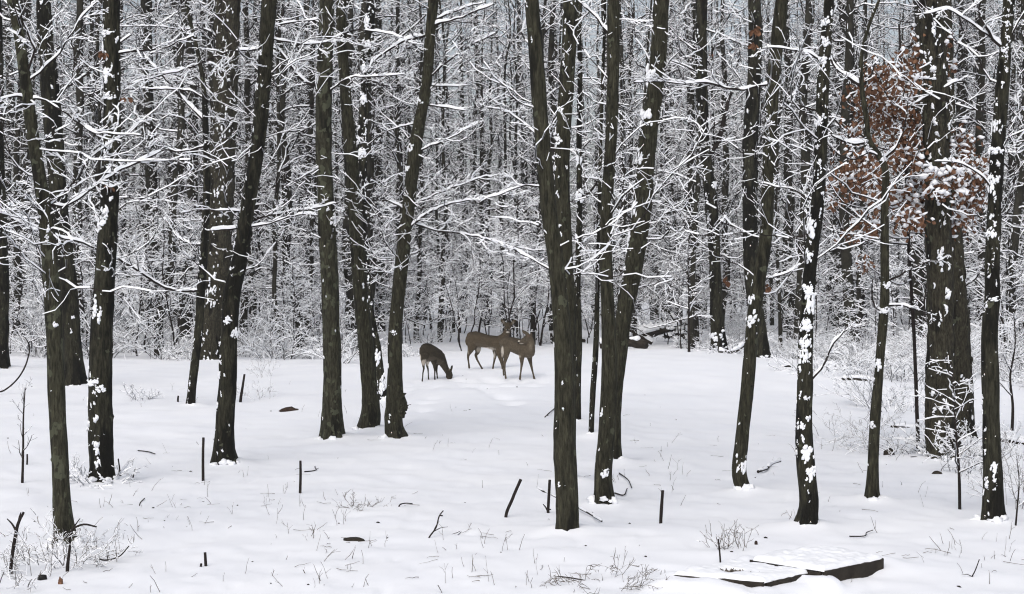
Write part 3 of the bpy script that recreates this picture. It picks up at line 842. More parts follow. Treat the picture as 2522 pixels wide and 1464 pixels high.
# the biggest clods, lodged in forks and on bosses: owner, centre px, half-width, half-height
CLODS = [('pair_right',1588,290,14,22),('pair_right',1592,192,12,24),('pair_right',1574,390,6,16),('pair_right',1560,520,6,22),('pair_right',1536,590,6,18),
 ('black_left',262,80,14,6),('black_left',248,118,8,12),('black_left',263,178,9,10),('black_left',255,548,10,13),('black_left',268,238,14,7),('black_left',240,765,9,12),('black_left',235,940,12,9),('black_left',254,955,12,8),('black_left',252,1115,12,12),
 ('thin_crotch',1430,480,12,13),('thin_crotch',1424,392,8,13),('thin_crotch',1413,585,6,10),('right_snowy',2450,369,16,9),('right_snowy',2441,455,9,17),('right_snowy',2452,310,7,18),('right_snowy',2441,575,8,14),('right_snowy',2446,738,13,5),('right_snowy',2472,122,7,8),('right_snowy',2443,1150,9,16),
 ('leaning_left',628,135,10,8),('leaning_left',632,215,6,8),('leaning_left',563,788,9,10),('leaning_left',580,820,8,12),('straight_mid',779,195,6,12),('straight_mid',830,545,8,12),('twin_right',1009,366,7,9),('twin_right',1028,250,9,10),('twin_right',1002,415,6,6),('twin_right',972,818,5,6),
 ('plastered',903,58,8,14),('plastered',908,108,10,9),('plastered',897,168,12,10),('plastered',893,245,9,10),('plastered',893,375,8,12),('plastered',930,880,7,16),('plastered',940,950,8,20),
 ('forked',1757,300,6,12),('forked',1759,458,7,8),('forked',1768,830,16,12),('forked',1772,858,18,8),('cross_front',1892,297,7,9),('cross_front',1850,790,11,14),('cross_front',1848,745,7,16),('cross_front',1824,1150,13,22),
 ('patched',1993,745,11,26),('patched',1985,800,13,14),('patched',1981,842,12,14),('patched',1983,875,9,16),('patched',2026,62,9,10),('patched',2028,110,7,8),('patched',2022,152,10,9),('patched',2012,300,8,9),('patched',1992,560,10,22),('patched',1990,630,8,12),('patched',1990,715,14,12),('patched',1972,1050,8,10),('patched',1984,1120,14,16),('patched',1992,1165,12,14),
 ('small_forked',2176,392,12,8),('small_forked',2174,765,12,6),('small_forked',2182,704,10,8),('small_forked',2160,895,7,12),('small_forked',2148,1046,6,10),('pair_left',1489,1165,9,12),('centre_behind',1374,345,9,10),('centre_behind',1373,385,8,5),('centre_behind',1380,270,6,8),('pair_right',1475,1190,0,0)]
for ci, (k, px, py, hx, hz) in enumerate(CLODS):
    if hx == 0: continue
    rng = np.random.default_rng(7000 + ci)
    SP_, SR_ = SPINE[k]; D = FOOT[k][1]; u = D / F
    i = np.argmin(abs(SP_[:, 2] - at(px, py, D)[2])); c = at(px, py, D)
    off = np.clip((c[0] - SP_[i][0]) / SR_[i], -1.05, 1.05)
    c[0] = SP_[i][0] + off * SR_[i]
    n = 34
    q = rng.normal(0, .55, (n, 2)); xx = np.clip(c[0] + q[:, 0] * hx * u, SP_[i][0] - SR_[i] * 1.05, SP_[i][0] + SR_[i] * 1.05)
    o_ = (xx - SP_[i][0]) / SR_[i]
    yy = SP_[i][1] - SR_[i] * np.sqrt(np.clip(1 - o_ * o_, 0, 1))
    C = np.stack([xx, yy, c[2] + q[:, 1] * hz * u], 1)
    s_ = rng.uniform(.10, .42, n)
    m = MB()
    blobs(m, C, (s_ * hx * u)[:, None] * np.array([[1., 0, .15]]), (s_ * min(hx, 9) * u)[:, None] * np.array([[0, .7, 0]]), (s_ * hz * u)[:, None] * np.array([[.1, 0, 1.]]), True, 0, rng, .3)
    m.build('snow_clod', [M['snow']], ROOT[k], True, 'stuff')

# ------------------------------------------------------------------ young oak still holding its rusty leaves
def join(mb, *others):
    for o in others:
        for V_, F_, m_ in zip(o.V, o.F, o.mi):
            mb.V.append(V_); mb.F.append(F_ + mb.n - 0); mb.mi.append(m_)
        # faces of o are already counted from 0 of o
        mb.n += o.n
    return mb

def leaf_cloud(mb, C, size, rng):
    """drooping, curled oak leaves: five-sided blades folded along the rib"""
    n = len(C)
    a = rng.uniform(0, 2 * PI, n)
    down = unit(np.stack([0.55 * np.cos(a), 0.55 * np.sin(a), -rng.uniform(0.3, 1.2, n)], 1))
    s = unit(np.cross(down, rng.normal(size=(n, 3))))
    nr = np.cross(down, s)
    L = size * rng.uniform(0.6, 1.25, n)[:, None]; W = L * rng.uniform(0.24, 0.4, n)[:, None]
    cup = L * rng.uniform(-0.2, 0.35, n)[:, None]
    pts = [C, C + down * L * .3 + s * W * .8 + nr * cup, C + down * L * .7 + s * W + nr * cup * 1.3, C + down * L + nr * cup * .8,
           C + down * L * .7 - s * W + nr * cup * 1.2, C + down * L * .3 - s * W * .7 + nr * cup, C + down * L * .5]
    V = np.stack(pts, 1).reshape(-1, 3)
    o = np.arange(n)[:, None] * 7
    F_ = np.concatenate([o + np.array(t) for t in ([0, 1, 6], [1, 2, 6], [2, 3, 6], [3, 4, 6], [4, 5, 6], [5, 0, 6])])
    mb.add(V, F_)

def build_oak():
    rng = np.random.default_rng(77)
    b = ground(2262, 1112); D = b[1]
    pl = [(2262,1112,10),(2256,950,9),(2250,800,9),(2240,640,8),(2234,500,8),(2230,330,7),(2222,200,6),(2214,60,5)]
    P = np.array([at(x, y, D) for x, y, _ in pl]); P[0] = b - np.array((0, 0, .1))
    R = np.array([w_ / 2 / F * D for *_, w_ in pl])
    root = thing('young_oak', 'young oak holding rusty brown leaves under clods of snow at right', 'tree', b)
    P, R = resample(P, R, 0.08)
    m = MB(); sweep(m, P, R, 8, 0, 0.1)
    m.build('trunk', [M['twig']], root, True)
    # boughs out to each leaf cluster: centre px, half-size px, leaves, snow
    CL = [(2130,225,42,40,90,.2),(2165,190,50,45,110,.25),(2195,290,60,60,170,.15),(2150,260,45,50,110,.2),(2245,330,45,50,110,.2),(2240,180,45,60,90,.4),
          (2290,110,45,45,110,.7),(2310,160,35,40,70,.7),(2125,420,55,50,170,.35),(2090,440,35,50,90,.3),(2170,470,40,40,80,.4),
          (2230,380,50,40,90,.3),(2360,360,55,45,120,.6),(2400,440,45,55,150,.7),(2330,450,60,40,140,1.0),(2260,480,55,40,140,1.0),
          (2300,520,60,35,130,.9),(2380,500,45,40,110,.8),(2240,540,35,30,60,.7),(2360,540,40,30,60,.7),(2140,550,40,25,70,.3),(2085,575,20,20,24,.3),
          (2128,650,14,20,14,.2),(2100,330,30,30,50,.3),(2215,240,45,40,80,.3),(2020,470,22,22,18,.4),(2050,500,20,18,16,.4)]
    lv, sn, br = MB(), MB(), MB()
    bs = MB()
    for ci, (cx, cy, hx, hy, n, sf) in enumerate(CL):
        dy = rng.uniform(-1.9, -0.3)
        c = at(cx, cy, D + dy)
        i = np.argmin(abs(P[:, 2] - (c[2] - 0.25 * rng.uniform(0.3, 1.2))))
        mid = (P[i] + c) / 2 + np.array((0, 0, -0.08)) + rng.normal(0, 0.05, 3)
        Pb, Rb = resample(np.array([P[i], mid, c]), np.array([0.011, 0.008, 0.004]), 0.1)
        sweep(br, Pb, Rb, 5, 0, 0.1)
        snow_ridge(bs, Pb, Rb, 0.02, 0, ci)
        sx, sz = hx / F * D, hy / F * D
        q = unit(rng.normal(size=(14, 3))); 
        Q, Rq = shoots(np.repeat(c[None], 14, 0), q * np.array((1, .7, .6)), rng.uniform(0.6, 1.2, 14) * max(sx, sz), np.full(14, 0.004), 5, 0.25, 0, 0.4, rng)
        twig_prisms(br, Q, Rq); twig_snow(bs, Q, Rq, 0.016, 0, rng, 0.2, 0.4)
        u = rng.normal(0, 0.5, (int(n * 1.45), 3))
        C = c + u * np.array((sx, 0.18, sz))
        leaf_cloud(lv, C, 0.075, rng)
        k = int(n * sf * 0.6)
        if k:
            pick = C[rng.choice(len(C), k, replace=False)]
            s_ = rng.uniform(0.012, 0.034, k) * (0.75 + 0.65 * sf)
            a = rng.uniform(0, PI, k)
            X = np.stack([np.cos(a), np.sin(a), rng.normal(0, .35, k)], 1) * (s_ * rng.uniform(1, 2.0, k))[:, None]
            Y = np.stack([-np.sin(a), np.cos(a), 0 * a], 1) * s_[:, None]
            blobs(sn, pick + np.array((0, -0.02, 0.012)), X, Y, np.array([[0, 0, .75]]) * s_[:, None], False, 0, rng, 0.4)
    o = br.build('branch', [M['twig']], root)
    bs.build('snow', [M['snow']], o, False, 'stuff')
    lo = lv.build('leaves', [M['leaf']], root, False, 'stuff')
    sn.build('snow_clods', [M['snow']], lo, True, 'stuff')
build_oak()

# a few rusty leaves caught on the left black trunk and elsewhere belong to their trees
def caught_leaves(k, spots):
    rng = np.random.default_rng(5)
    m = MB()
    for (px, py, n) in spots:
        i = np.argmin(abs(SPINE[k][0][:, 2] - at(px, py, FOOT[k][1])[2]))
        c = at(px, py, SPINE[k][0][i][1] - SPINE[k][1][i] - 0.01)
        leaf_cloud(m, c + rng.normal(0, 0.02, (n, 3)) * np.array((1, .3, 1)), 0.07, rng)
    m.build('leaves', [M['leaf']], ROOT[k], False, 'stuff')
caught_leaves('black_left', [(255,130,10), (268,455,10), (310,245,4)])
caught_leaves('cross_front', [(1862,70,9), (1855,105,6), (1790,690,6), (1893,705,5)])
caught_leaves('forked', [(1703,140,5), (1750,135,5)])

# ------------------------------------------------------------------ the woods behind: a few grown trees, then copies
def proto_tree(seed, H, r0, z0, nb, lean):
    rng = np.random.default_rng(seed)
    K = 14
    z = np.linspace(-0.4, H, K)
    wob = np.cumsum(rng.normal(0, 0.10, (K, 2)), 0)
    P = np.stack([lean * z * 0.05 + wob[:, 0], wob[:, 1], z], 1)
    P[:2, :2] = P[2, :2] * 0 
    R = r0 * np.interp(z / H, [-.05, 0.0, 0.04, 0.6, 1], [1.3, 1.25, 1, 0.62, 0.12])
    P, R = resample(P, R, 0.5)
    m = MB(); sweep(m, P, R, 9, 0, 0.08, None, True, seed)
    sm = MB()
    pats_on_trunk(m, P, R, 20, rng.uniform(0, 360), 0.2, H * 0.6, seed)
    n_main = sum(len(f) for f in m.F[:2])
    for q in range(2, len(m.mi)):
        m.mi[q] = np.full(len(m.mi[q]), 1)
    zz = z0 + (H - z0) * (np.arange(nb) + rng.random(nb)) / nb
    c = np.stack([np.interp(zz, P[:, 2], P[:, i]) for i in range(3)], 1)
    a = rng.uniform(0, 2 * PI, nb)
    el = rng.normal(0.28, 0.28, nb) + 0.5 * (zz / H) ** 2
    d = np.stack([np.cos(a) * np.cos(el), np.sin(a) * np.cos(el), np.sin(el)], 1)
    Lb = rng.uniform(1.2, 3.4, nb) * np.interp(zz / H, [0, .3, .7, 1], [0.75, 1, 1, .5])
    Q, Rq = shoots(c, d, Lb, 0.010 + 0.008 * Lb, 11, 0.26, 0.0, 0.3, rng)
    tw = MB()
    twig_prisms(tw, Q, Rq); twig_snow(tw, Q, Rq, 0.023, 1, rng, 0.28, 0.25)
    Q1, R1 = grow(Q, Rq, 7, 0.1, 1, 0.40, 0.8, 0.5, 0.05, 6, 0.5, 0.4, 0.34, 0.25, 1.4, 0.008, rng)
    twig_prisms(tw, Q1, R1); twig_snow(tw, Q1, R1, 0.013, 1, rng, 0.42, 0.2)
    Q2, R2 = grow(Q1, R1, 3, 0.15, 1, 0.5, 0.8, 0.5, 0.03, 4, 0.6, 0.5, 0.25, 0.12, 0.8, 0.0065, rng)
    twig_prisms(tw, Q2, R2); twig_snow(tw, Q2, R2, 0.009, 1, rng, 0.5, 0.2)
    return m.mesh('trunk', [M['far_trunk'], M['snow']], True), tw.mesh('crown', [M['twig'], M['snow']], False)

PROTO = [proto_tree(40 + i, H, r, z0, nb, ln) for i, (H, r, z0, nb, ln) in enumerate([
    (21, 0.18, 1.5, 46, .5), (19, 0.13, 1.0, 44, -.6), (22, 0.24, 2.5, 44, .2), (17, 0.09, 0.8, 46, .9), (20, 0.15, 1.2, 46, -.4), (18, 0.075, 0.7, 46, -1.1), (21, 0.20, 3.0, 40, 0.5)])]

def child(name, me, parent):
    o = bpy.data.objects.new(name, me); COL.objects.link(o); o.parent = parent
    return o

def put_tree(x, y, pr, sc, rz, label, group, wide=1.0):
    r = thing('tree', label, 'tree', (x, y, float(gz(x, y))), group)
    r.rotation_euler = (0, 0, rz); r.scale = (sc * wide, sc * wide, sc)
    t = child('trunk', PROTO[pr][0], r)
    if wide != 1.0:
        pass
    child('crown', PROTO[pr][1], r)
    return r

# trunks beyond the clearing that can be told apart: (base px, width px, proto, label)
MIDS = [
 (401, 812, 20, 1, 'slender upright trunk rising behind the snowy log at left, far back'),
 (456, 838, 30, 0, 'dark trunk left of the thick rough one, beside the snowy log'),
 (624, 828, 19, 4, 'far trunk right of the leaning grey trunk, in front of the snowy brush'),
 (676, 815, 24, 2, 'broad far trunk between the leaning grey trunk and the straight mossy trunk'),
 (715, 800, 18, 1, 'thin far trunk just left of the straight mossy trunk'),
 (1038, 790, 28, 2, 'wide far trunk right of the right twin trunk, above the grazing deer'),
 (1110, 795, 14, 3, 'thin far stem standing above and right of the grazing deer'),
 (1652, 800, 17, 4, 'left one of two thin far trunks above the fallen logs'),
 (1674, 796, 17, 1, 'right one of two thin far trunks above the fallen logs'),
 (1952, 840, 26, 0, 'far trunk left of the trunk splashed with white patches'),
 (2250, 850, 26, 2, 'far trunk half hidden left of the massive rough trunk'),
 (2415, 845, 24, 6, 'far trunk between the massive rough trunk and the snow-flecked mossy one'),
 (205, 840, 22, 0, 'far trunk between the lichen-spotted and the black blotched trunks'),
 (1180, 788, 16, 1, 'far trunk rising over the back of the standing deer'),
 (1290, 785, 22, 0, 'far trunk rising over the deer that looks at the camera'),
 (860, 830, 20, 4, 'far trunk seen between the straight mossy trunk and the left twin'),
]
PR_R = [0.18, 0.13, 0.24, 0.09, 0.15, 0.075, 0.20]
taken = []
for (px, py, wp, pr, lab) in MIDS:
    b = ground(px, py)
    rr_ = wp / 2 / F * b[1]
    wide = rr_ / PR_R[pr]
    put_tree(b[0], b[1], pr, float(np.clip(wide, 0.8, 1.3)), random.uniform(0, 6.28), lab, 'trees of the wood behind the clearing')
    taken.append((b[0], b[1]))
rng = np.random.default_rng(9)
cnt = 0
for tries in range(6000):
    if cnt >= 215: break
    y = rng.uniform(50, 118); x = rng.uniform(-0.34, 0.34) * y
    px = IW / 2 + F * x / y
    if y < 56 and 900 < px < 1950 and rng.random() < 0.75: continue
    if any((x - a) ** 2 + (y - b) ** 2 < 2.0 ** 2 for a, b in taken): continue
    taken.append((x, y)); cnt += 1
    pr = rng.choice(7, p=[.12, .18, .08, .2, .16, .18, .08])
    put_tree(x, y, pr, rng.uniform(0.8, 1.15), rng.uniform(0, 6.28), 'slender dark trunk with snow-laden branches in the crowded wood behind the clearing', 'crowded trees of the snowy wood')

# ------------------------------------------------------------------ saplings and brush under the trees
def proto_sapling(seed, H, r0, nb):
    rng = np.random.default_rng(seed)
    K = 10; z = np.linspace(-0.2, H, K)
    wob = np.cumsum(rng.normal(0, 0.05 * H / 3, (K, 2)), 0)
    P = np.stack([wob[:, 0], wob[:, 1], z], 1)[None]
    R = (r0 * np.linspace(1, .25, K))[None]
    m = MB()
    sweep(m, P[0], R[0], 6, 0, 0.1)
    tw = MB()
    Q, Rq = grow(P, R, nb, 0.24, 1, 0.28, 1.15, 0.5, 0.05, 6, 0.45, 0.35, 0.22, 0.3, 1.6, 0.005, rng)
    twig_prisms(tw, Q, Rq); twig_snow(tw, Q, Rq, 0.014, 1, rng, 0.2, 0.25)
    Q1, R1 = grow(Q, Rq, 6, 0.15, 1, 0.45, 0.8, 0.5, 0.04, 4, 0.5, 0.5, 0.25, 0.12, 0.8, 0.004, rng)
    twig_prisms(tw, Q1, R1); twig_snow(tw, Q1, R1, 0.010, 1, rng, 0.3, 0.25)
    Q2, R2 = grow(Q1, R1, 2, 0.2, 1, 0.5, 0.8, 0.5, 0.03, 3, 0.6, 0.5, 0.25, 0.08, 0.4, 0.0035, rng)
    twig_prisms(tw, Q2, R2); twig_snow(tw, Q2, R2, 0.016, 1, rng, 0.15, 0.4)
    return m.mesh('stem', [M['twig']], True), tw.mesh('twigs', [M['twig'], M['snow']], False)
SAP = [proto_sapling(60 + i, H, r, nb) for i, (H, r, nb) in enumerate([(4.2, .028, 20), (3.2, .022, 18), (5.0, .034, 24), (2.6, .018, 14), (3.8, .025, 20)])]
cnt = 0
for tries in range(4000):
    if cnt >= 250: break
    y = 46 + 60 * rng.random() ** 1.4; x = rng.uniform(-0.33, 0.33) * y
    px = IW / 2 + F * x / y
    lim = np.interp(px, [0, 500, 900, 1150, 1500, 1900, 2100, 2522], [47, 48, 49, 54, 58, 52, 43, 40])
    if y < lim: continue
    if not 950 < px < 1720 and rng.random() < .3: continue
    cnt += 1
    r = thing('sapling', 'slender young sapling with snow-laden twigs at the edge of the wood', 'sapling', (x, y, float(gz(x, y))), 'saplings along the edge of the wood')
    s = rng.uniform(0.7, 1.2); r.scale = (s, s, s); r.rotation_euler = (rng.normal(0, .06), rng.normal(0, .06), rng.uniform(0, 6.28))
    pr = rng.integers(5)
    child('stem', SAP[pr][0], r); child('twigs', SAP[pr][1], r)['kind'] = 'stuff'

def brush_mesh(rng, n, H, spread, r0=0.006, depth=0.016, lv=2, lean=0.7, arch=-0.10, snow=True, k1=4, k2=3):
    """many thin stems from the ground, arching outwards"""
    a = rng.uniform(0, 2 * PI, n)
    rad = spread * 0.35 * np.sqrt(rng.random(n))
    base = np.stack([np.cos(a) * rad, np.sin(a) * rad, np.full(n, -0.04)], 1)
    a2 = a + rng.normal(0, 0.8, n)
    ln = np.abs(rng.normal(lean, 0.3, n))
    d = np.stack([np.cos(a2) * ln, np.sin(a2) * ln, np.ones(n)], 1)
    L = H * rng.uniform(0.5, 1.2, n)
    Q, R = shoots(base, d, L, np.full(n, r0) * rng.uniform(.6, 1.2, n), 8, 0.14, arch, 0.3, rng)
    st, tw = MB(), MB()
    twig_prisms(st, Q, R)
    if snow: twig_snow(tw, Q, R, depth, 1, rng, 0.2, 0.35)
    Q1, R1 = grow(Q, R, k1, 0.25, 1, 0.4, 0.7, 0.2, 0.05, 5, 0.6, 0.4, 0.22, 0.08, 0.7, 0.0022, rng)
    twig_prisms(tw, Q1, R1)
    if snow: twig_snow(tw, Q1, R1, depth * .8, 1, rng, 0.2, 0.35)
    if lv > 1:
        Q2, R2 = grow(Q1, R1, k2, 0.2, 1, 0.5, 0.7, 0.2, 0.03, 4, 0.6, 0.4, 0.22, 0.05, 0.4, 0.0018, rng)
        twig_prisms(tw, Q2, R2)
        if snow: twig_snow(tw, Q2, R2, depth * .6, 1, rng, 0.25, 0.35)
    return st, tw
BR = []
for i, (n, H, sp) in enumerate([(26, 1.1, 1.2), (34, 0.8, 1.6), (20, 1.5, 1.0), (40, 0.6, 1.8)]):
    st, tw = brush_mesh(np.random.default_rng(200 + i), n, H, sp, 0.009, 0.014)
    st_ = 0; BR.append((st.mesh('stems', [M['twig']]), tw.mesh('twigs', [M['twig'], M['snow']])))
cnt = 0
for tries in range(4000):
    if cnt >= 150: break
    y = 36 + 62 * rng.random() ** 1.5; x = rng.uniform(-0.33, 0.33) * y
    px = IW / 2 + F * x / y
    lim = np.interp(px, [0, 300, 500, 620, 800, 980, 1100, 1500, 1900, 2060, 2200, 2522], [48, 47, 46, 44, 43, 46, 57, 62, 51, 40, 35, 34])
    if y < lim or (950 < px < 1720 and rng.random() < .6): continue
    cnt += 1
    r = thing('bush', 'low tangle of snow-covered twigs at the edge of the wood', 'bush', (x, y, float(gz(x, y))), 'low bushes under the wood')
    s = rng.uniform(0.8, 1.5); r.scale = (s, s, s * rng.uniform(.8, 1.2)); r.rotation_euler = (0, 0, rng.uniform(0, 6.28))
    pr = rng.integers(4)
    child('stems', BR[pr][0], r)['kind'] = 'stuff'; child('twigs', BR[pr][1], r)['kind'] = 'stuff'

for q in range(46):                            # the fringe of brush where the ground falls away at right
    y = rng.uniform(38.5, 46.5); px = rng.uniform(1935, 2540)
    x = (px - IW / 2) / F * y
    r = thing('bush', 'low snowy tangle of twigs in the fringe of brush behind the trees at right', 'bush', (x, y, float(gz(x, y))), 'fringe of brush at right')
    sc_ = rng.uniform(0.55, 1.05); r.scale = (sc_, sc_, sc_ * rng.uniform(.7, 1.1)); r.rotation_euler = (0, 0, rng.uniform(0, 6.28))
    pr = rng.integers(4)
    child('stems', BR[pr][0], r)['kind'] = 'stuff'; child('twigs', BR[pr][1], r)['kind'] = 'stuff'

# the far wood that reads as one mass
def far_wood():
    rng = np.random.default_rng(33)
    m = MB()
    for _ in range(190):
        y = rng.uniform(122, 185); x = rng.uniform(-0.36, 0.36) * y; r = rng.uniform(.07, .22); H = rng.uniform(20, 30)
        z0 = float(gz(x, y))
        z = np.linspace(-.3, H, 7)
        P = np.stack([x + np.cumsum(rng.normal(0, .15, 7)), np.full(7, y), z0 + z], 1)
        sweep(m, P, r * np.linspace(1.1, .4, 7), 5, 0, 0, None, False)
    n = 1600
    y = rng.uniform(120, 185, n); x = rng.uniform(-0.36, 0.36, n) * y; z = rng.uniform(0.3, 30, n)
    a = rng.uniform(0, 2 * PI, n); el = rng.normal(.25, .35, n)
    d = np.stack([np.cos(a) * np.cos(el), np.sin(a) * np.cos(el), np.sin(el)], 1)
    Q, R = shoots(np.stack([x, y, z], 1), d, rng.uniform(2, 4.5, n), np.full(n, .04), 5, 0.2, 0, .4, rng)
    Q1, R1 = grow(Q, R, 5, 0, 1, .45, .8, .4, .03, 4, .5, .5, .25, .4, 2.2, .012, rng)
    twig_prisms(m, Q, R, 0); twig_prisms(m, Q1, R1, 0)
    twig_snow(m, Q, R, .05, 1, rng, .25, .25); twig_snow(m, Q1, R1, .03, 1, rng, .4, .25)
    o = m.build('far_wood', [M['far_trunk'], M['snow']], None, False, 'stuff', offset=np.zeros(3))
    o['label'] = 'far snowy wood that closes the view between the trunks'
far_wood()

# ------------------------------------------------------------------ deer
def coat_material():
    m, n, bs = mat('deer_coat')
    at_ = n.nodes.new('ShaderNodeVertexColor'); at_.layer_name = 'coat'
    v = coords(n, (60, 60, 35))
    n1 = N(n, 'ShaderNodeTexNoise', Scale=1.0, Detail=5.0, Roughness=0.7)
    n.links.new(v, n1.inputs['Vector'])
    c = ramp(n, n1.outputs['Fac'], [(0.25, (0.6, 0.6, 0.6)), (0.75, (1.3, 1.3, 1.3))])
    mx = n.nodes.new('ShaderNodeMix'); mx.data_type = 'RGBA'; mx.blend_type = 'MULTIPLY'; mx.inputs[0].default_value = 1
    n.links.new(at_.outputs['Color'], mx.inputs[6]); n.links.new(c, mx.inputs[7])
    n.links.new(mx.outputs[2], bs.inputs['Base Color'])
    bs.inputs['Roughness'].default_value = 0.85
    bp = N(n, 'ShaderNodeBump', Strength=0.35, Distance=0.01)
    n.links.new(n1.outputs['Fac'], bp.inputs['Height']); n.links.new(bp.outputs[0], bs.inputs['Normal'])
    return m
M['coat'] = coat_material()

def deer(label, foot_px, chains, discs, paint, eyes, nose, base_col, ydepth=0.8):
    """chains of (x, y, radius) in enlarged-photo units with a depth offset in metres; overlapping volumes are fused into one skin"""
    b = ground(1000 + foot_px[0] / 6.3, 740 + foot_px[1] / 6.3); D = b[1]
    u = D / F / 6.3
    def pt(x, y, dy):
        return at(1000 + x / 6.3, 740 + y / 6.3, D + dy)
    m = MB()
    for ch in chains:
        ch = np.array([(c + (ydepth,))[:5] if len(c) == 4 else c for c in ch], float)
        d = np.concatenate([[0], np.cumsum(np.hypot(np.diff(ch[:, 0]), np.diff(ch[:, 1])) + 1e-6 + np.abs(np.diff(ch[:, 2])) / u * .7)])
        n = max(4, int(d[-1] / 6))
        t = np.linspace(0, d[-1], n)
        C = np.stack([np.interp(t, d, ch[:, i]) for i in range(5)], 1)
        # soften the joints
        for _ in range(2):
            C[1:-1] = 0.25 * C[:-2] + 0.5 * C[1:-1] + 0.25 * C[2:]
        keepn = max(3, int(d[-1] / max(3.0, C[:, 3].min() * 0.35)))
        C = C[np.unique(np.linspace(0, n - 1, min(n, keepn)).astype(int))]
        P = np.array([pt(c[0], c[1], c[2]) for c in C]); r = C[:, 3] * u; dp = C[:, 4]
        k = len(P)
        blobs(m, P, np.array([[1., 0, 0]]) * r[:, None], np.array([[0., 1, 0]]) * (r * dp)[:, None], np.array([[0., 0, 1]]) * r[:, None], True, 0, RNG, 0.0)
    for (x, y, dy, ax, az, tilt, thick) in discs:       # ears
        c = pt(x, y, dy)
        ca, sa = math.cos(tilt), math.sin(tilt)
        X = np.array([[ca, 0, sa]]) * ax * u; Z = np.array([[-sa, 0, ca]]) * az * u
        blobs(m, c[None], X, np.array([[0, 1, 0]]) * thick * u, Z, True, 0, RNG, 0.0)
    tmp = m.build('tmp_deer', [], None, True, None, offset=np.asarray(b))
    md = tmp.modifiers.new('r', 'REMESH'); md.mode = 'VOXEL'; md.voxel_size = 0.0105
    sm = tmp.modifiers.new('s', 'SMOOTH'); sm.factor = 0.5; sm.iterations = 4
    dg = bpy.context.evaluated_depsgraph_get(); dg.update()
    me = bpy.data.meshes.new_from_object(tmp.evaluated_get(dg))
    tm = tmp.data
    bpy.data.objects.remove(tmp, do_unlink=True)
    bpy.data.meshes.remove(tm)
    me.name = 'deer'
    nv = len(me.vertices)
    V = np.empty(nv * 3, np.float32); me.vertices.foreach_get('co', V); V = V.reshape(-1, 3) + b
    # back to drawing units for painting the coat
    s = D / V[:, 1]
    cx = ((V[:, 0] * s) / (D) * F + IW / 2 - 1000) * 6.3
    ang = np.arctan2(V[:, 2] - CAMH, V[:, 1]) + PITCH
    cy = ((IH / 2 - np.tan(ang) * F) - 740) * 6.3
    Nn = np.empty(nv * 3, np.float32); me.vertices.foreach_get('normal', Nn); Nn = Nn.reshape(-1, 3)
    col = np.tile(np.array(base_col), (nv, 1))
    nz = vnoise(cx / 18, cy / 18, 2) * 0.12
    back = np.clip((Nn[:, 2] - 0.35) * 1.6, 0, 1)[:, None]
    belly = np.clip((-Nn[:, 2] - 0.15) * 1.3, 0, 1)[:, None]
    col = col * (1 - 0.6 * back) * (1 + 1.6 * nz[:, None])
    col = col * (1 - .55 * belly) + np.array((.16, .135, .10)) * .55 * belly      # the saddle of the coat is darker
    for (x, y, rx, ry, dlo, dhi, c, soft) in paint:
        dy = V[:, 1] - D
        q = np.sqrt(((cx - x) / rx) ** 2 + ((cy - y) / ry) ** 2) + nz
        wgt = np.clip((1 - q) / soft, 0, 1) * ((dy >= dlo) & (dy <= dhi))
        col = col * (1 - wgt[:, None]) + np.array(c) * wgt[:, None]
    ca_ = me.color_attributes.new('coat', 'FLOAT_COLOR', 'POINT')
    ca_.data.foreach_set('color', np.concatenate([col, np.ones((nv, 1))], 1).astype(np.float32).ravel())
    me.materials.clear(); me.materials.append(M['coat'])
    me.polygons.foreach_set('use_smooth', np.ones(len(me.polygons), bool))
    o = bpy.data.objects.new('deer', me); COL.objects.link(o); o.location = b
    ORG[o.name] = np.asarray(b)
    tag(o, label, 'deer', 'deer feeding in the clearing')
    for (x, y, dy, r) in eyes:
        e = MB(); c = pt(x, y, dy)
        blobs(e, c[None], np.array([[r * u, 0, 0]]), np.array([[0, r * u, 0]]), np.array([[0, 0, r * u]]), True, 0, RNG, 0.0)
        e.build('eye', [M['black']], o, True)
    for (x, y, dy, rx, rz) in nose:
        e = MB(); c = pt(x, y, dy)
        blobs(e, c[None], np.array([[rx * u, 0, 0]]), np.array([[0, rx * u, 0]]), np.array([[0, 0, rz * u]]), True, 0, RNG, 0.0)
        e.build('nose', [M['black']], o, True)
    return o

WHITE = (0.55, 0.50, 0.43)
BROWN = (0.068, 0.053, 0.035)
DARK = (0.018, 0.014, 0.010)
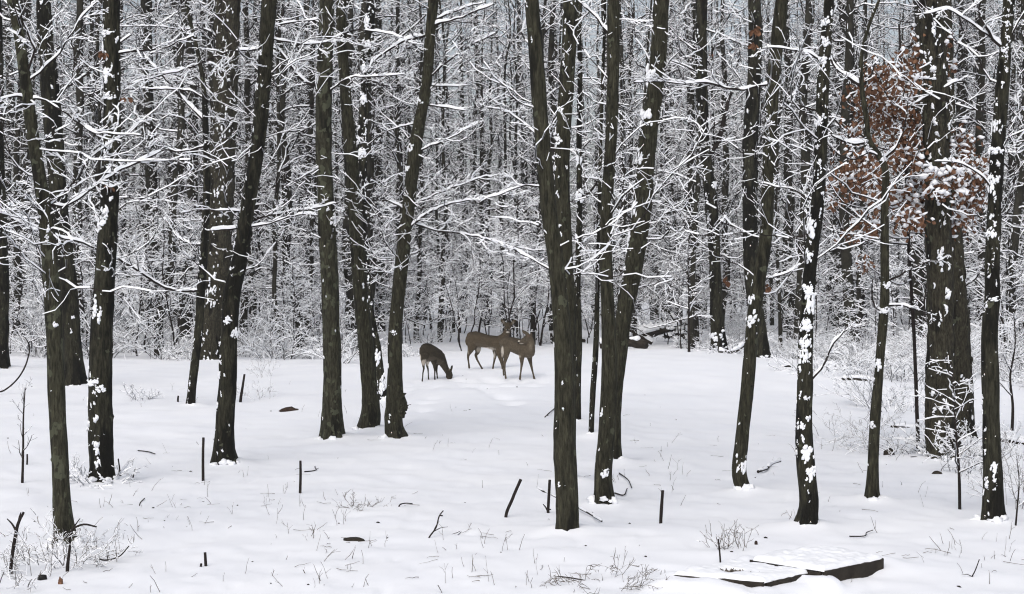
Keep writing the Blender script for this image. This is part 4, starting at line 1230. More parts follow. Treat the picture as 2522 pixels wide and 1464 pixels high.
# grazing one, heading right and a little away
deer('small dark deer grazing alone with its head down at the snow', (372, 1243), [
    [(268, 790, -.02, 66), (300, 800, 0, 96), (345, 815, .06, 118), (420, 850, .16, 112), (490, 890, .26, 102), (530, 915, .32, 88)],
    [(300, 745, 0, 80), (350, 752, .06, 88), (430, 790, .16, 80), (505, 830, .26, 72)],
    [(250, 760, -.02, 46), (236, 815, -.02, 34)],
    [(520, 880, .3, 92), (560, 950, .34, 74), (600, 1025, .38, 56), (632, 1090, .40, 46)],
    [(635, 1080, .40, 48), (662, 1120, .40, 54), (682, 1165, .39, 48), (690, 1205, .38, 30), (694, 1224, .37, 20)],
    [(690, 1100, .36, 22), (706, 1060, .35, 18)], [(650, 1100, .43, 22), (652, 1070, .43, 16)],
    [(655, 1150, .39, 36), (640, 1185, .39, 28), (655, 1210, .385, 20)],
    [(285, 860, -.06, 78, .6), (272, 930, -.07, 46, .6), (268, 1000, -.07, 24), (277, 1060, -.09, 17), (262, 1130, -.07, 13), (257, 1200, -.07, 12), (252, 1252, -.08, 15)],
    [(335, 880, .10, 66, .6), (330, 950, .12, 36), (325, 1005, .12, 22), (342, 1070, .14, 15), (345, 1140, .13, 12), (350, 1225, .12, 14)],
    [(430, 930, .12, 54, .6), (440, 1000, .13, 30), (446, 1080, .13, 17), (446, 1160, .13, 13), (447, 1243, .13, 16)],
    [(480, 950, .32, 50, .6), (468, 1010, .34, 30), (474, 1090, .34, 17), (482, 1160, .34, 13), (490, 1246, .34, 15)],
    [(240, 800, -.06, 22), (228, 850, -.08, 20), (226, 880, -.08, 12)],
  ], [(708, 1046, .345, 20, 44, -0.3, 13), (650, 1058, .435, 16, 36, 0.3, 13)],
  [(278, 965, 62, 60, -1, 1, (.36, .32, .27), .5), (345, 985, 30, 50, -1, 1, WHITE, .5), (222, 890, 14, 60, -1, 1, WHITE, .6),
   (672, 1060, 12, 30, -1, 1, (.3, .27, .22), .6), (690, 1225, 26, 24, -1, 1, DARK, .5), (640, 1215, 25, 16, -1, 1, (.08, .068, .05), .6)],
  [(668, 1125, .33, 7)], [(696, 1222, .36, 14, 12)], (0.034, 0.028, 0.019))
# standing behind, looking at the camera
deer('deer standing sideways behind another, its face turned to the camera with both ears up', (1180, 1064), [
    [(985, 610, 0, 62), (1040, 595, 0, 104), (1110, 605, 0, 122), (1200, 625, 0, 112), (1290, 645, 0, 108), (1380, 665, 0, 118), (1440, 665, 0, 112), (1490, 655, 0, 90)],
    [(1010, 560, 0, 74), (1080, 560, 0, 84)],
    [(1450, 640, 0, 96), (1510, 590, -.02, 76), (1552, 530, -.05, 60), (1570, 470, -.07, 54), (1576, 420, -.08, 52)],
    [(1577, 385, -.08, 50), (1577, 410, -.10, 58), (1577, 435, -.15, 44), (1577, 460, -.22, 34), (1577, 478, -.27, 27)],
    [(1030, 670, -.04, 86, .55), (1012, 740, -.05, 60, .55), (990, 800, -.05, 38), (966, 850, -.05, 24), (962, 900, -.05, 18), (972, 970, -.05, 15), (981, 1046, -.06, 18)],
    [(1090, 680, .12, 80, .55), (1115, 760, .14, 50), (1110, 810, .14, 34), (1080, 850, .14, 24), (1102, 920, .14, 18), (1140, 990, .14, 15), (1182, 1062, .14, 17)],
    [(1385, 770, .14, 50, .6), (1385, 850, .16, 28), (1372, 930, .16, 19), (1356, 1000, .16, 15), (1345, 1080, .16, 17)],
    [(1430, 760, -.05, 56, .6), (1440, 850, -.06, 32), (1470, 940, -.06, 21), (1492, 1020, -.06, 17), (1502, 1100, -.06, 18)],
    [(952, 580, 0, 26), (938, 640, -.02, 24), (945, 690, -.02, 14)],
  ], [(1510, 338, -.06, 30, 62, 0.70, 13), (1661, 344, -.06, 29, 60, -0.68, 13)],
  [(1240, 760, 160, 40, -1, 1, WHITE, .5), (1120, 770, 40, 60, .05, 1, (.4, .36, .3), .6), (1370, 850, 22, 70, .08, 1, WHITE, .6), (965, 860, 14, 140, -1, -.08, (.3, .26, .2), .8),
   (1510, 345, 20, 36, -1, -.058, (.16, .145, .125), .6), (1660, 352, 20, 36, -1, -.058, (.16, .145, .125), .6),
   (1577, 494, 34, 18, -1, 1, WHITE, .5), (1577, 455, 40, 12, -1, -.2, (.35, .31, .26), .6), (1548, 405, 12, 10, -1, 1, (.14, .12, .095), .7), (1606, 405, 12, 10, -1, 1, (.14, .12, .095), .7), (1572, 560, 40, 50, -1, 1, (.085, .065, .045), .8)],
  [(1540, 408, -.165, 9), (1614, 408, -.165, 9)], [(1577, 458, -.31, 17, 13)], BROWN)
# front one, head turned back over its shoulder
deer('deer standing in front with its head turned back over its shoulder', (1700, 1208), [
    [(1500, 660, .04, 62), (1550, 650, .03, 88), (1620, 680, .02, 112), (1700, 710, 0, 116), (1790, 745, -.03, 122), (1870, 775, -.06, 122), (1905, 790, -.08, 104)],
    [(1560, 630, .02, 74), (1640, 640, .02, 78), (1740, 670, 0, 82), (1830, 710, -.04, 84)],
    [(1905, 800, -.1, 102), (1932, 730, -.12, 76), (1937, 660, -.12, 60), (1925, 600, -.12, 54), (1898, 575, -.13, 50)],
    [(1905, 575, -.13, 52), (1868, 592, -.14, 48), (1830, 615, -.15, 38), (1790, 635, -.16, 29), (1757, 650, -.17, 22)],
    [(1850, 640, -.145, 34), (1800, 655, -.155, 24), (1765, 664, -.165, 15)],
    [(1550, 760, -.03, 80, .55), (1555, 850, -.04, 48), (1545, 915, -.04, 30), (1528, 975, -.04, 24), (1530, 1050, -.04, 17), (1538, 1130, -.04, 15), (1548, 1208, -.05, 19)],
    [(1510, 750, .16, 64, .55), (1490, 840, .18, 34), (1490, 910, .18, 24), (1498, 990, .18, 17), (1508, 1070, .18, 14), (1514, 1160, .18, 16)],
    [(1800, 830, -.14, 62, .6), (1796, 910, -.15, 38), (1797, 985, -.15, 25), (1788, 1050, -.15, 18), (1778, 1130, -.15, 15), (1768, 1222, -.15, 20)],
    [(1910, 830, .02, 60, .6), (1922, 920, .03, 36), (1940, 1000, .03, 24), (1955, 1070, .03, 18), (1972, 1140, .03, 15), (1992, 1224, .03, 20)],
    [(1485, 690, .06, 22), (1478, 750, .06, 22), (1490, 800, .06, 16)],
  ], [(1868, 515, -.15, 30, 92, 0.98, 13), (1945, 540, -.06, 20, 44, 0.2, 12)],
  [(1495, 800, 26, 95, -1, 1, WHITE, .4), (1680, 870, 110, 40, -1, 1, WHITE, .5), (1840, 512, 12, 46, -1, -.17, (.4, .38, .35), .6),
   (1752, 634, 18, 16, -1, 1, (.5, .46, .4), .5), (1790, 672, 40, 12, -1, 1, (.42, .38, .32), .6), (1746, 656, 14, 12, -1, 1, DARK, .4), (1935, 720, 40, 100, -1, 1, (.15, .125, .092), .9), (1600, 760, 120, 60, -1, 1, (.105, .086, .06), .9), (1900, 555, 40, 26, -1, 1, (.085, .058, .042), .8)],
  [(1848, 588, -.205, 8)], [(1742, 652, -.175, 12, 11)], (0.080, 0.064, 0.045))

# ------------------------------------------------------------------ fallen logs
def log_thing(name, label, pts, rpx, snow, cat='log', tilt=0.0, group=None, z_up=0.0, m_='log', rough=0.16):
    """pts: photo points of the log's axis with a depth offset; the first one meets the snow"""
    b = ground(pts[0][0], pts[0][1] + rpx * 0.6); D = b[1]
    P = np.array([at(x, y, D + dy) for x, y, dy in pts])
    R = np.full(len(P), rpx / F * D) * np.linspace(1, 0.8, len(P))
    P, R = resample(P, R, max(0.04, R[0] * 0.5))
    m = MB(); sweep(m, P, R, 12, 0, rough, None, True, int(pts[0][0]))
    o = m.build(name, [M[m_]], None, True, None, offset=b); o.location = b; ORG[o.name] = b
    tag(o, label, cat, group)
    s = MB(); snow_ridge(s, P, R * 1.08, snow / F * D, 0, int(pts[0][0]) + 3, max(0.02, R[0] * 0.3))
    s.build('snow', [M['snow']], o, True, 'stuff')
    return o
log_thing('fallen_log', 'long fallen log under deep snow behind the crossing pair of trunks', [(1592, 853, 0), (1560, 843, .2), (1520, 846, .2), (1478, 852, .3)], 11, 14, rough=.3)
log_thing('fallen_log', 'snow-capped dark log end just left of the tall smooth grey trunk', [(1358, 838, .3), (1385, 834, .4), (1440, 842, .6)], 13, 11, rough=.3)
log_thing('fallen_log', 'big snow-topped log end beside the uprooted stump right of the crossing pair', [(1535, 838, .15), (1590, 826, .15), (1638, 812, .25)], 11, 24)
log_thing('leaning_pole', 'snowy pole sloping down onto the end of the long fallen log', [(1606, 846, -.2), (1575, 828, -.1), (1550, 812, 0)], 5, 9, 'pole')
log_thing('broken_branch', 'broken branch leaning across the uprooted stump', [(1690, 838, .5), (1668, 800, .6), (1650, 770, .8)], 4.5, 6, 'branch')
log_thing('broken_branch', 'short dark branch lying level right of the uprooted stump', [(1650, 800, .4), (1685, 797, .5), (1712, 803, .6)], 4.5, 8, 'branch')
log_thing('broken_branch', 'snow-capped branch lying between the mound and the forked trunk', [(1705, 822, .4), (1740, 824, .6), (1830, 824, .9)], 4, 7, 'branch')
log_thing('broken_branch', 'crooked branch lying at the foot of the forked trunk', [(1770, 868, -.1), (1800, 868, -.2), (1838, 846, .2)], 5, 8, 'branch')
log_thing('fallen_log', 'dark log lying behind the slender stems at left', [(300, 806, 0), (380, 803, .4), (445, 806, .9), (492, 808, 1.2)], 7, 9)
log_thing('fallen_log', 'short dark log end showing in the snow at left, nearer than the long one', [(334, 828, 0), (356, 826, .1), (380, 825, .2)], 6, 7)
log_thing('fallen_log', 'snow-topped log running out of the right edge', [(2462, 1082, 0), (2500, 1090, -.3), (2580, 1103, -.8)], 8, 16)
log_thing('fallen_log', 'half-buried log left of the small forked tree', [(2074, 935, 0), (2110, 934, .1), (2152, 940, .1)], 5, 9)
log_thing('fallen_log', 'short log under the brambles left of the massive rough trunk', [(2195, 1053, 0), (2225, 1053, .05), (2258, 1060, .1)], 5, 8)
log_thing('bent_stick', 'bent dark stick lying on the snow left of the trunk splashed with white', [(1925, 905, 0), (1945, 902, .1), (1958, 912, 0)], 3, 2, 'stick')
# uprooted stump: a torn plate of roots
def stump():
    rng = np.random.default_rng(4)
    b = ground(1655, 842); D = b[1] + .25; m = MB()
    c = at(1652, 812, D); u = D / F
    n = 26
    C = c + rng.normal(0, 1, (n, 3)) * np.array((15, 9, 11)) * u
    s = rng.uniform(3, 8, n) * u
    blobs(m, C, s[:, None] * unit(rng.normal(size=(n, 3))) * 1.2, s[:, None] * np.array([[0, 1, 0]]), s[:, None] * np.array([[0.2, 0, 1]]), True, 0, rng, .35)
    for _ in range(16):
        a = rng.uniform(0, 2 * PI); L = rng.uniform(22, 46) * u
        e = c + np.array((math.cos(a) * L, rng.normal(0, .2), math.sin(a) * L * .8))
        mid = (c + e) / 2 + rng.normal(0, 3 * u, 3)
        P, R = resample(np.array([c, mid, e]), np.array([4.5, 3, 1.2]) * u, .05)
        sweep(m, P, R, 6, 0, .15)
    o = m.build('uprooted_stump', [M['log']], None, True, None, offset=b); o.location = b; ORG[o.name] = b
    tag(o, 'uprooted stump with torn dark roots behind the snow mound', 'stump')
    s_ = MB()
    C = c + np.array([(-20, -6, 12), (-8, -8, 18), (8, -9, 14), (20, -9, 4), (-26, -9, 0), (14, -10, -5), (0, -11, 4), (-12, -11, 2), (26, -9, -6), (-4, -11, -10)]) * u
    r = np.array((11, 10, 10, 9, 10, 8, 8, 9, 8, 8)) * u
    blobs(s_, C, r[:, None] * np.array([[1.3, 0, .1]]), r[:, None] * np.array([[0, 1, 0]]), r[:, None] * np.array([[0, 0, .6]]), True, 0, rng, .25)
    s_.build('snow', [M['snow']], o, True, 'stuff')
stump()

# ------------------------------------------------------------------ sticks and stakes poking out of the snow
def stick(name, label, cat, pts, w0, w1=None, snow=0, lying=False, dy=0.0, material='twig', forks=()):
    b = ground(pts[0][0], pts[0][1]); D = b[1]
    P = []
    for i, (x, y) in enumerate(pts):
        if lying:
            g = ground(x, y); P.append(g + np.array((0, 0, w0 / 2 / F * g[1] * 0.8)))
        else:
            P.append(at(x, y, D + dy * i))
    P = np.array(P)
    if not lying:
        P[0] = b
        P = np.vstack([P[0] - (P[1] - P[0]) * 0.0 - np.array((0, 0, .08)), P])
    k = len(P)
    R = np.linspace(w0, w1 or w0 * .8, k) * .82 / 2 / F * D
    P2, R2 = resample(P, R, max(0.02, R.max() * 1.5))
    m = MB(); sweep(m, P2, R2, 8, 0, .14, None, True, int(pts[0][0]))
    for (t, ddx, ddy, L) in forks:
        i = int(t * (len(P2) - 1)); e = P2[i] + np.array((ddx, -0.02, ddy)) * L
        Pf, Rf = resample(np.array([P2[i], (P2[i] + e) / 2 + np.array((0, 0, .012)), e]), np.array([R2[i] * .7, R2[i] * .5, R2[i] * .3]), .03)
        sweep(m, Pf, Rf, 6, 0, .12)
    o = m.build(name, [M[material]], None, True, None, offset=b); o.location = b; ORG[o.name] = b
    tag(o, label, cat)
    if snow:
        s = MB(); snow_ridge(s, P2, R2, snow / F * D, 0, int(pts[0][0]), 0.02)
        if s.V: s.build('snow', [M['snow']], o, True, 'stuff')
    return o
stick('stake', 'tallest straight dark stake, left of the leaning grey trunk', 'stake', [(500, 1185), (500, 1130), (501, 1078)], 9, 8)
stick('stake', 'straight stake in the open snow below the straight mossy trunk', 'stake', [(739, 1218), (740, 1180), (740, 1135)], 10, 7)
stick('stake', 'slanting dark stake left of the tall smooth grey trunk', 'stake', [(1246, 1272), (1262, 1230), (1283, 1181)], 9, 9, forks=[(.55, .35, .9, .13)])
stick('stake', 'upright stake close to the left side of the tall smooth grey trunk', 'stake', [(1350, 1260), (1352, 1220), (1354, 1182)], 9, 8, forks=[(.2, -.5, .8, .1)])
stick('stake', 'thick stub stake in the open snow right of the crossing pair', 'stake', [(1627, 1293), (1629, 1250), (1632, 1208)], 11, 9)
stick('stake', 'thin stake behind the left garden bed frame', 'stake', [(1774, 1386), (1772, 1355), (1769, 1328)], 6, 5)
stick('stub', 'short black stub in the snow at the bottom left', 'stub', [(507, 1398), (506, 1380), (505, 1361)], 9, 8)
stick('stub', 'tiny dark stub beside the short black stub at the bottom left', 'stub', [(494, 1399), (495, 1394), (496, 1388)], 9, 6)
stick('stake', 'dark crooked stake right of the leaning grey trunk', 'stake', [(592, 992), (597, 955), (602, 922)], 10, 6)
stick('stub', 'slim stub right of the black blotched trunk', 'stub', [(296, 1173), (294, 1150), (291, 1130)], 6, 4)
stick('stub', 'little leaning stub right of the black blotched trunk, the farther of two', 'stub', [(327, 1180), (330, 1166), (333, 1154)], 6, 4)
stick('stub', 'short stub left of the slender bare stem', 'stub', [(438, 993), (438, 983), (439, 975)], 6, 5)
stick('stub', 'dark stub right of the bare sapling at the left edge', 'stub', [(66, 1150), (67, 1135), (67, 1119)], 6, 5)
stick('dead_stem', 'thick dead stem with a knob on top at bottom left', 'stem', [(26, 1415), (36, 1330), (46, 1285), (58, 1262)], 13, 8, forks=[(.9, .25, 1, .07), (.75, -.6, .8, .12)])
stick('dead_stem', 'dark forked dead stem at the foot of the lichen-spotted trunk', 'stem', [(166, 1408), (172, 1350), (178, 1305), (206, 1292), (238, 1298)], 13, 5, forks=[(.6, .5, .85, .16)])
stick('bent_branch', 'long dark branch curving up from the left edge', 'branch', [(-20, 975), (10, 962), (46, 930), (68, 885), (72, 850), (62, 832)], 7, 3)
stick('fallen_branch', 'long dark stick lying left of the weeds and garden beds', 'stick', [(1605, 1308), (1640, 1318), (1672, 1327), (1724, 1341)], 9, 8, 3, True)
stick('fallen_branch', 'snow-covered stick lying between the crossing trunks and the patched one', 'stick', [(1867, 1166), (1885, 1160), (1900, 1148), (1922, 1140)], 9, 6, 7, True)
stick('fallen_branch', 'straight stick slanting out of the snow behind the tall smooth grey trunk', 'stick', [(1482, 1287), (1440, 1262), (1380, 1232), (1325, 1206)], 5, 6, 5, True)
stick('fallen_branch', 'dark stick in the snow at the left end of the bottom twig tangle', 'stick', [(1440, 1436), (1400, 1428), (1364, 1424)], 8, 6, 3, True)
stick('twig', 'thin twig lying left of the bottom twig tangle', 'twig', [(1292, 1449), (1330, 1434), (1365, 1423)], 4, 3, 0, True)
stick('twig', 'forked dark twig lying right of the garden beds', 'twig', [(2252, 1376), (2266, 1384), (2284, 1391)], 7, 5, 3, True)
stick('twig', 'branched twig sticking up at the lower right corner', 'twig', [(2392, 1428), (2402, 1405), (2412, 1378)], 5, 3, 0, forks=[(.45, -1, .15, .08), (.4, .7, -.4, .07)])
stick('twig', 'forked twig lying above the right garden bed', 'twig', [(2092, 1324), (2120, 1324), (2136, 1313), (2150, 1308)], 4, 3, 0, True)
stick('twig', 'curved wiry twig left of the tall smooth grey trunk', 'twig', [(1055, 1330), (1074, 1300), (1084, 1268), (1092, 1258)], 5, 3, 0, forks=[(.45, .9, .3, .14), (.45, .5, .9, .1)])
stick('twig', 'upper of two pale twigs crossing on the snow below the curved wiry twig', 'twig', [(1082, 1338), (1112, 1320), (1142, 1308)], 4, 3, 2, True)
stick('twig', 'lower of two pale twigs crossing on the snow below the curved wiry twig', 'twig', [(1092, 1342), (1118, 1326), (1136, 1312)], 4, 3, 2, True)
stick('twig', 'hooked twig in the open snow below the grazing deer', 'twig', [(982, 1257), (984, 1244), (996, 1240), (1016, 1241)], 5, 3)
stick('twig', 'Y-shaped twig beside the stake below the straight mossy trunk', 'twig', [(750, 1164), (764, 1163), (776, 1151)], 4, 3, 0, True, forks=[(.5, .6, .3, .05)])
stick('twig', 'bent twig lying right of the foot of the crossing pair', 'twig', [(1525, 1168), (1545, 1182), (1556, 1204)], 4, 3, 0, True)
stick('twig', 'small twig lying below the foot of the crossing pair', 'twig', [(1514, 1217), (1530, 1222), (1545, 1206)], 5, 3, 0, True)
stick('twig', 'thin twig standing beside the upper slope right of the deer', 'twig', [(1342, 1030), (1354, 1018), (1366, 1008)], 4, 3, 0, True)
stick('twig', 'pale twig lying left of the tall stake, in the upper snow', 'twig', [(340, 1112), (360, 1114), (382, 1120)], 4, 3, 0, True)
stick('twig', 'wiry bent twig below the stub right of the black blotched trunk', 'twig', [(356, 1270), (344, 1252), (346, 1240), (356, 1230)], 4, 3, 0, True)
stick('twig', 'arching brown twig in the lower left snow', 'twig', [(215, 1376), (262, 1380), (292, 1372), (318, 1345)], 5, 3, 0, forks=[(.55, .2, 1, .12), (.7, -.2, 1, .1)])

# dark lumps showing through the snow
def chunk(name, label, cat, px, py, w_, h_, material, seed, flat_top=True):
    rng = np.random.default_rng(seed)
    b = ground(px, py + h_ * .5); u = b[1] / F; m = MB()
    V = ICO2V * np.array((w_ * .5, w_ * .3, h_ * .9)) * u
    V = V * (1 + .14 * rng.normal(size=(len(V), 1)))
    if flat_top: V[:, 2] = np.minimum(V[:, 2], h_ * .62 * u + .0 * V[:, 0])
    m.add(V + b, ICO2F)
    o = m.build(name, [M[material]], None, True, None, offset=b); o.location = b
    tag(o, label, cat)
    return o
chunk('wood_chunk', 'flat dark brown chunk of wood lying in the lower open snow', 'wood chunk', 871, 1326, 54, 17, 'log', 1)
chunk('leaf_heap', 'low reddish brown heap of wet leaves right of the leaning grey trunk', 'leaf heap', 713, 1007, 44, 11, 'brown', 2, False)
chunk('stone', 'small dark stone at the foot of the massive rough trunk', 'stone', 2308, 1163, 24, 8, 'log', 3, False)
chunk('stone', 'dark stone under the brambles left of the massive rough trunk', 'stone', 2190, 1112, 28, 18, 'log', 6, False)
chunk('stone', 'black stone half buried left of the foot of the massive rough trunk', 'stone', 2252, 1126, 20, 8, 'black', 7)
chunk('wood_chunk', 'dark chunk in the snow below the brush at the bottom left', 'wood chunk', 104, 1418, 24, 14, 'black', 4)
chunk('wood_chunk', 'brown bit of wood among the weeds behind the left garden bed', 'wood chunk', 1862, 1336, 9, 22, 'brown', 5)
chunk('leaf_heap', 'dead brown leaf hanging in the brush at the bottom left', 'leaf', 149, 1428, 12, 18, 'leaf', 8, False)

# ------------------------------------------------------------------ bushes and wispy plants of the clearing
def bush_thing(label, px, py, n, H, spread, seed, name='bush', snow=True, **kw):
    b = ground(px, py)
    st, tw = brush_mesh(np.random.default_rng(seed), n, H, spread, snow=snow, **kw)
    r = thing(name, label, 'bush', b)
    for mb in (st, tw):
        for V in mb.V: V += b
    tm_ = M['stem'] if (not snow or kw.get('depth', 1) < .007) else M['twig']
    st.build('stems', [tm_], r, False, 'stuff'); tw.build('twigs', [tm_, M['snow']], r, False, 'stuff')
    return r
bush_thing('twiggy brush round the foot of the lichen-spotted trunk', 165, 1385, 30, .45, .9, 1, r0=.0035, depth=.0045, lean=.9)
bush_thing('sparse dead brush in the bottom left corner', 60, 1430, 16, .45, .8, 2, r0=.0035, depth=.003, lean=.7)
bush_thing('twiggy brush caught round the foot of the black blotched trunk', 240, 1190, 22, .38, .7, 3, r0=.0035, depth=.014, lean=1.0)
bush_thing('clod-topped tuft of twigs at mid left, above the tall stake', 352, 985, 16, .42, .5, 4, r0=.004, depth=.014, lean=.8)
bush_thing('mat of thin arching twigs at the bottom edge right of the tall smooth grey trunk', 1500, 1448, 34, .34, .8, 5, r0=.0022, snow=False, depth=.004, lean=.9, arch=-.2, lv=2)
bush_thing('little cluster of twigs in the middle of the lower snow', 888, 1256, 10, .22, .35, 6, r0=.0025, snow=False, depth=.004, lean=.9)
bush_thing('dense bramble thicket left of the massive rough trunk', 2225, 1110, 46, .75, 1.5, 7, r0=.004, depth=.005, lean=.9, arch=-.2)
bush_thing('snowy brambles between the small forked tree and the massive rough trunk, farther back', 2200, 1010, 40, .9, 1.8, 8, r0=.005, depth=.014, lean=.8)
bush_thing('wispy bramble left of the small forked tree', 2085, 1075, 14, .7, 1.2, 9, r0=.0035, depth=.003, lean=.9)
bush_thing('thin reedy bush at the right edge below the snow-flecked mossy trunk', 2505, 1250, 20, .8, .8, 10, r0=.003, depth=.006, lean=.35, arch=0)
bush_thing('brush behind the foot of the snow-flecked mossy trunk', 2400, 1160, 26, .7, 1.1, 11, r0=.0035, depth=.008, lean=.5, arch=0)
bush_thing('snowy twigs heaped at the foot of the massive rough trunk', 2340, 1125, 28, .55, 1.0, 12, r0=.005, depth=.02, lean=.8)
bush_thing('snow-heaped brush left of the straight mossy trunk', 700, 880, 50, .8, 2.6, 13, r0=.006, depth=.018, lean=1.0)
bush_thing('fan of bare stems right of the slender snowy log at left', 378, 858, 20, 1.3, .7, 14, r0=.006, depth=.008, lean=.6, arch=0)
bush_thing('pale wispy weed between the leaning grey trunk and the leaf heap', 650, 930, 8, .8, .5, 15, r0=.003, depth=.004, lean=.5, arch=0)
bush_thing('snowy brush at the left edge behind the lichen-spotted trunk', 40, 850, 34, 1.1, 2.2, 16, r0=.006, depth=.016, lean=.8)
bush_thing('snow-laden brush behind the trunk splashed with white patches', 2040, 915, 46, .8, 3.0, 17, r0=.006, depth=.018, lean=1.0)
bush_thing('snow-laden brush at the right, behind the half-buried log', 2180, 930, 46, .9, 3.0, 18, r0=.006, depth=.018, lean=1.0)
bush_thing('wispy twigs beside the stake right of the leaning grey trunk', 640, 985, 9, .5, .6, 19, r0=.003, depth=.006, lean=.8)
bush_thing('small tangle of snowy twigs at the foot of the forked trunk', 1790, 872, 24, .5, 1.2, 20, r0=.006, depth=.02, lean=1.0)
bush_thing('dead weeds standing behind the two garden bed frames', 1790, 1355, 16, .24, .55, 21, r0=.003, snow=False, depth=.003, lean=.2, arch=0.05, lv=1, name='weed_clump')

def sapling_thing(label, pts, w0, seed, nb=16, lf=.3, depth=.012, up=.05):
    rng = np.random.default_rng(seed)
    b = ground(*pts[0]); D = b[1]
    P = np.array([at(x, y, D) for x, y in pts]); P[0] = b - np.array((0, 0, .05))
    R = np.linspace(w0, w0 * .35, len(P)) / 2 / F * D
    P, R = resample(P, R, .06)
    r = thing('sapling', label, 'sapling', b)
    m = MB(); sweep(m, P, R, 7, 0, .1); m.build('stem', [M['twig']], r, True)
    K = 12; Q = rs(P, K)[None]; Rq = np.interp(np.linspace(0, 1, K), np.linspace(0, 1, len(R)), R)[None]
    tw = MB()
    Q1, R1 = grow(Q, Rq, nb, .25, 1, lf, 1.15, .5, up, 6, .5, .4, .2, .12, .7, .0024, rng)
    twig_prisms(tw, Q1, R1); twig_snow(tw, Q1, R1, depth, 1, rng, .12, .4)
    Q2, R2 = grow(Q1, R1, 4, .15, 1, .45, .8, .5, .04, 4, .55, .5, .22, .05, .4, .002, rng)
    twig_prisms(tw, Q2, R2); twig_snow(tw, Q2, R2, depth * .8, 1, rng, .2, .35)
    tw.build('twigs', [M['twig'], M['snow']], r, False, 'stuff')
sapling_thing('snow-tiered sapling in front of the massive rough trunk', [(2364, 1253), (2361, 1150), (2353, 1050), (2348, 960), (2343, 890)], 8, 1, 24, .3, .009)
sapling_thing('bare sapling with thin upright twigs near the left edge', [(55, 1188), (57, 1100), (58, 1020), (62, 955)], 7, 2, 9, .25, .003, .6)
sapling_thing('thin forked sapling near the right edge beyond the log', [(2492, 1065), (2494, 1000), (2488, 930), (2500, 850), (2496, 760)], 8, 3, 16, .25, .012)
sapling_thing('young sapling at the right edge, in front of the log', [(2500, 1300), (2506, 1240), (2510, 1190), (2504, 1130)], 5, 4, 7, .3, .004, .5)
sapling_thing('dark sapling standing up through the snow mound', [(1697, 868), (1696, 800), (1697, 730), (1695, 640), (1698, 560)], 7, 5, 18, .22, .016)
sapling_thing('slim sapling with drooping snowy twigs behind the right twin trunk', [(1090, 812), (1094, 700), (1098, 560), (1096, 430), (1104, 330)], 7, 6, 30, .2, .018)
sapling_thing('crooked sapling beside the head of the grazing deer, far behind', [(1062, 812), (1058, 770), (1048, 735), (1052, 690)], 7, 7, 10, .25, .016)
sapling_thing('slanting sapling just above the back of the standing deer', [(1176, 832), (1186, 780), (1196, 740), (1200, 690)], 6, 8, 10, .25, .016)
sapling_thing('straight sapling rising behind the ears of the front deer', [(1273, 835), (1274, 790), (1276, 730), (1280, 640)], 6, 9, 12, .2, .016)
sapling_thing('leaning sapling between the front deer and the tall smooth trunk', [(1330, 853), (1338, 800), (1350, 740), (1352, 690)], 6, 10, 10, .2, .016)
sapling_thing('bare leaning sapling right of the front deer, left of the tall trunk', [(1313, 828), (1322, 790), (1334, 752), (1340, 700)], 5, 11, 8, .2, .014)

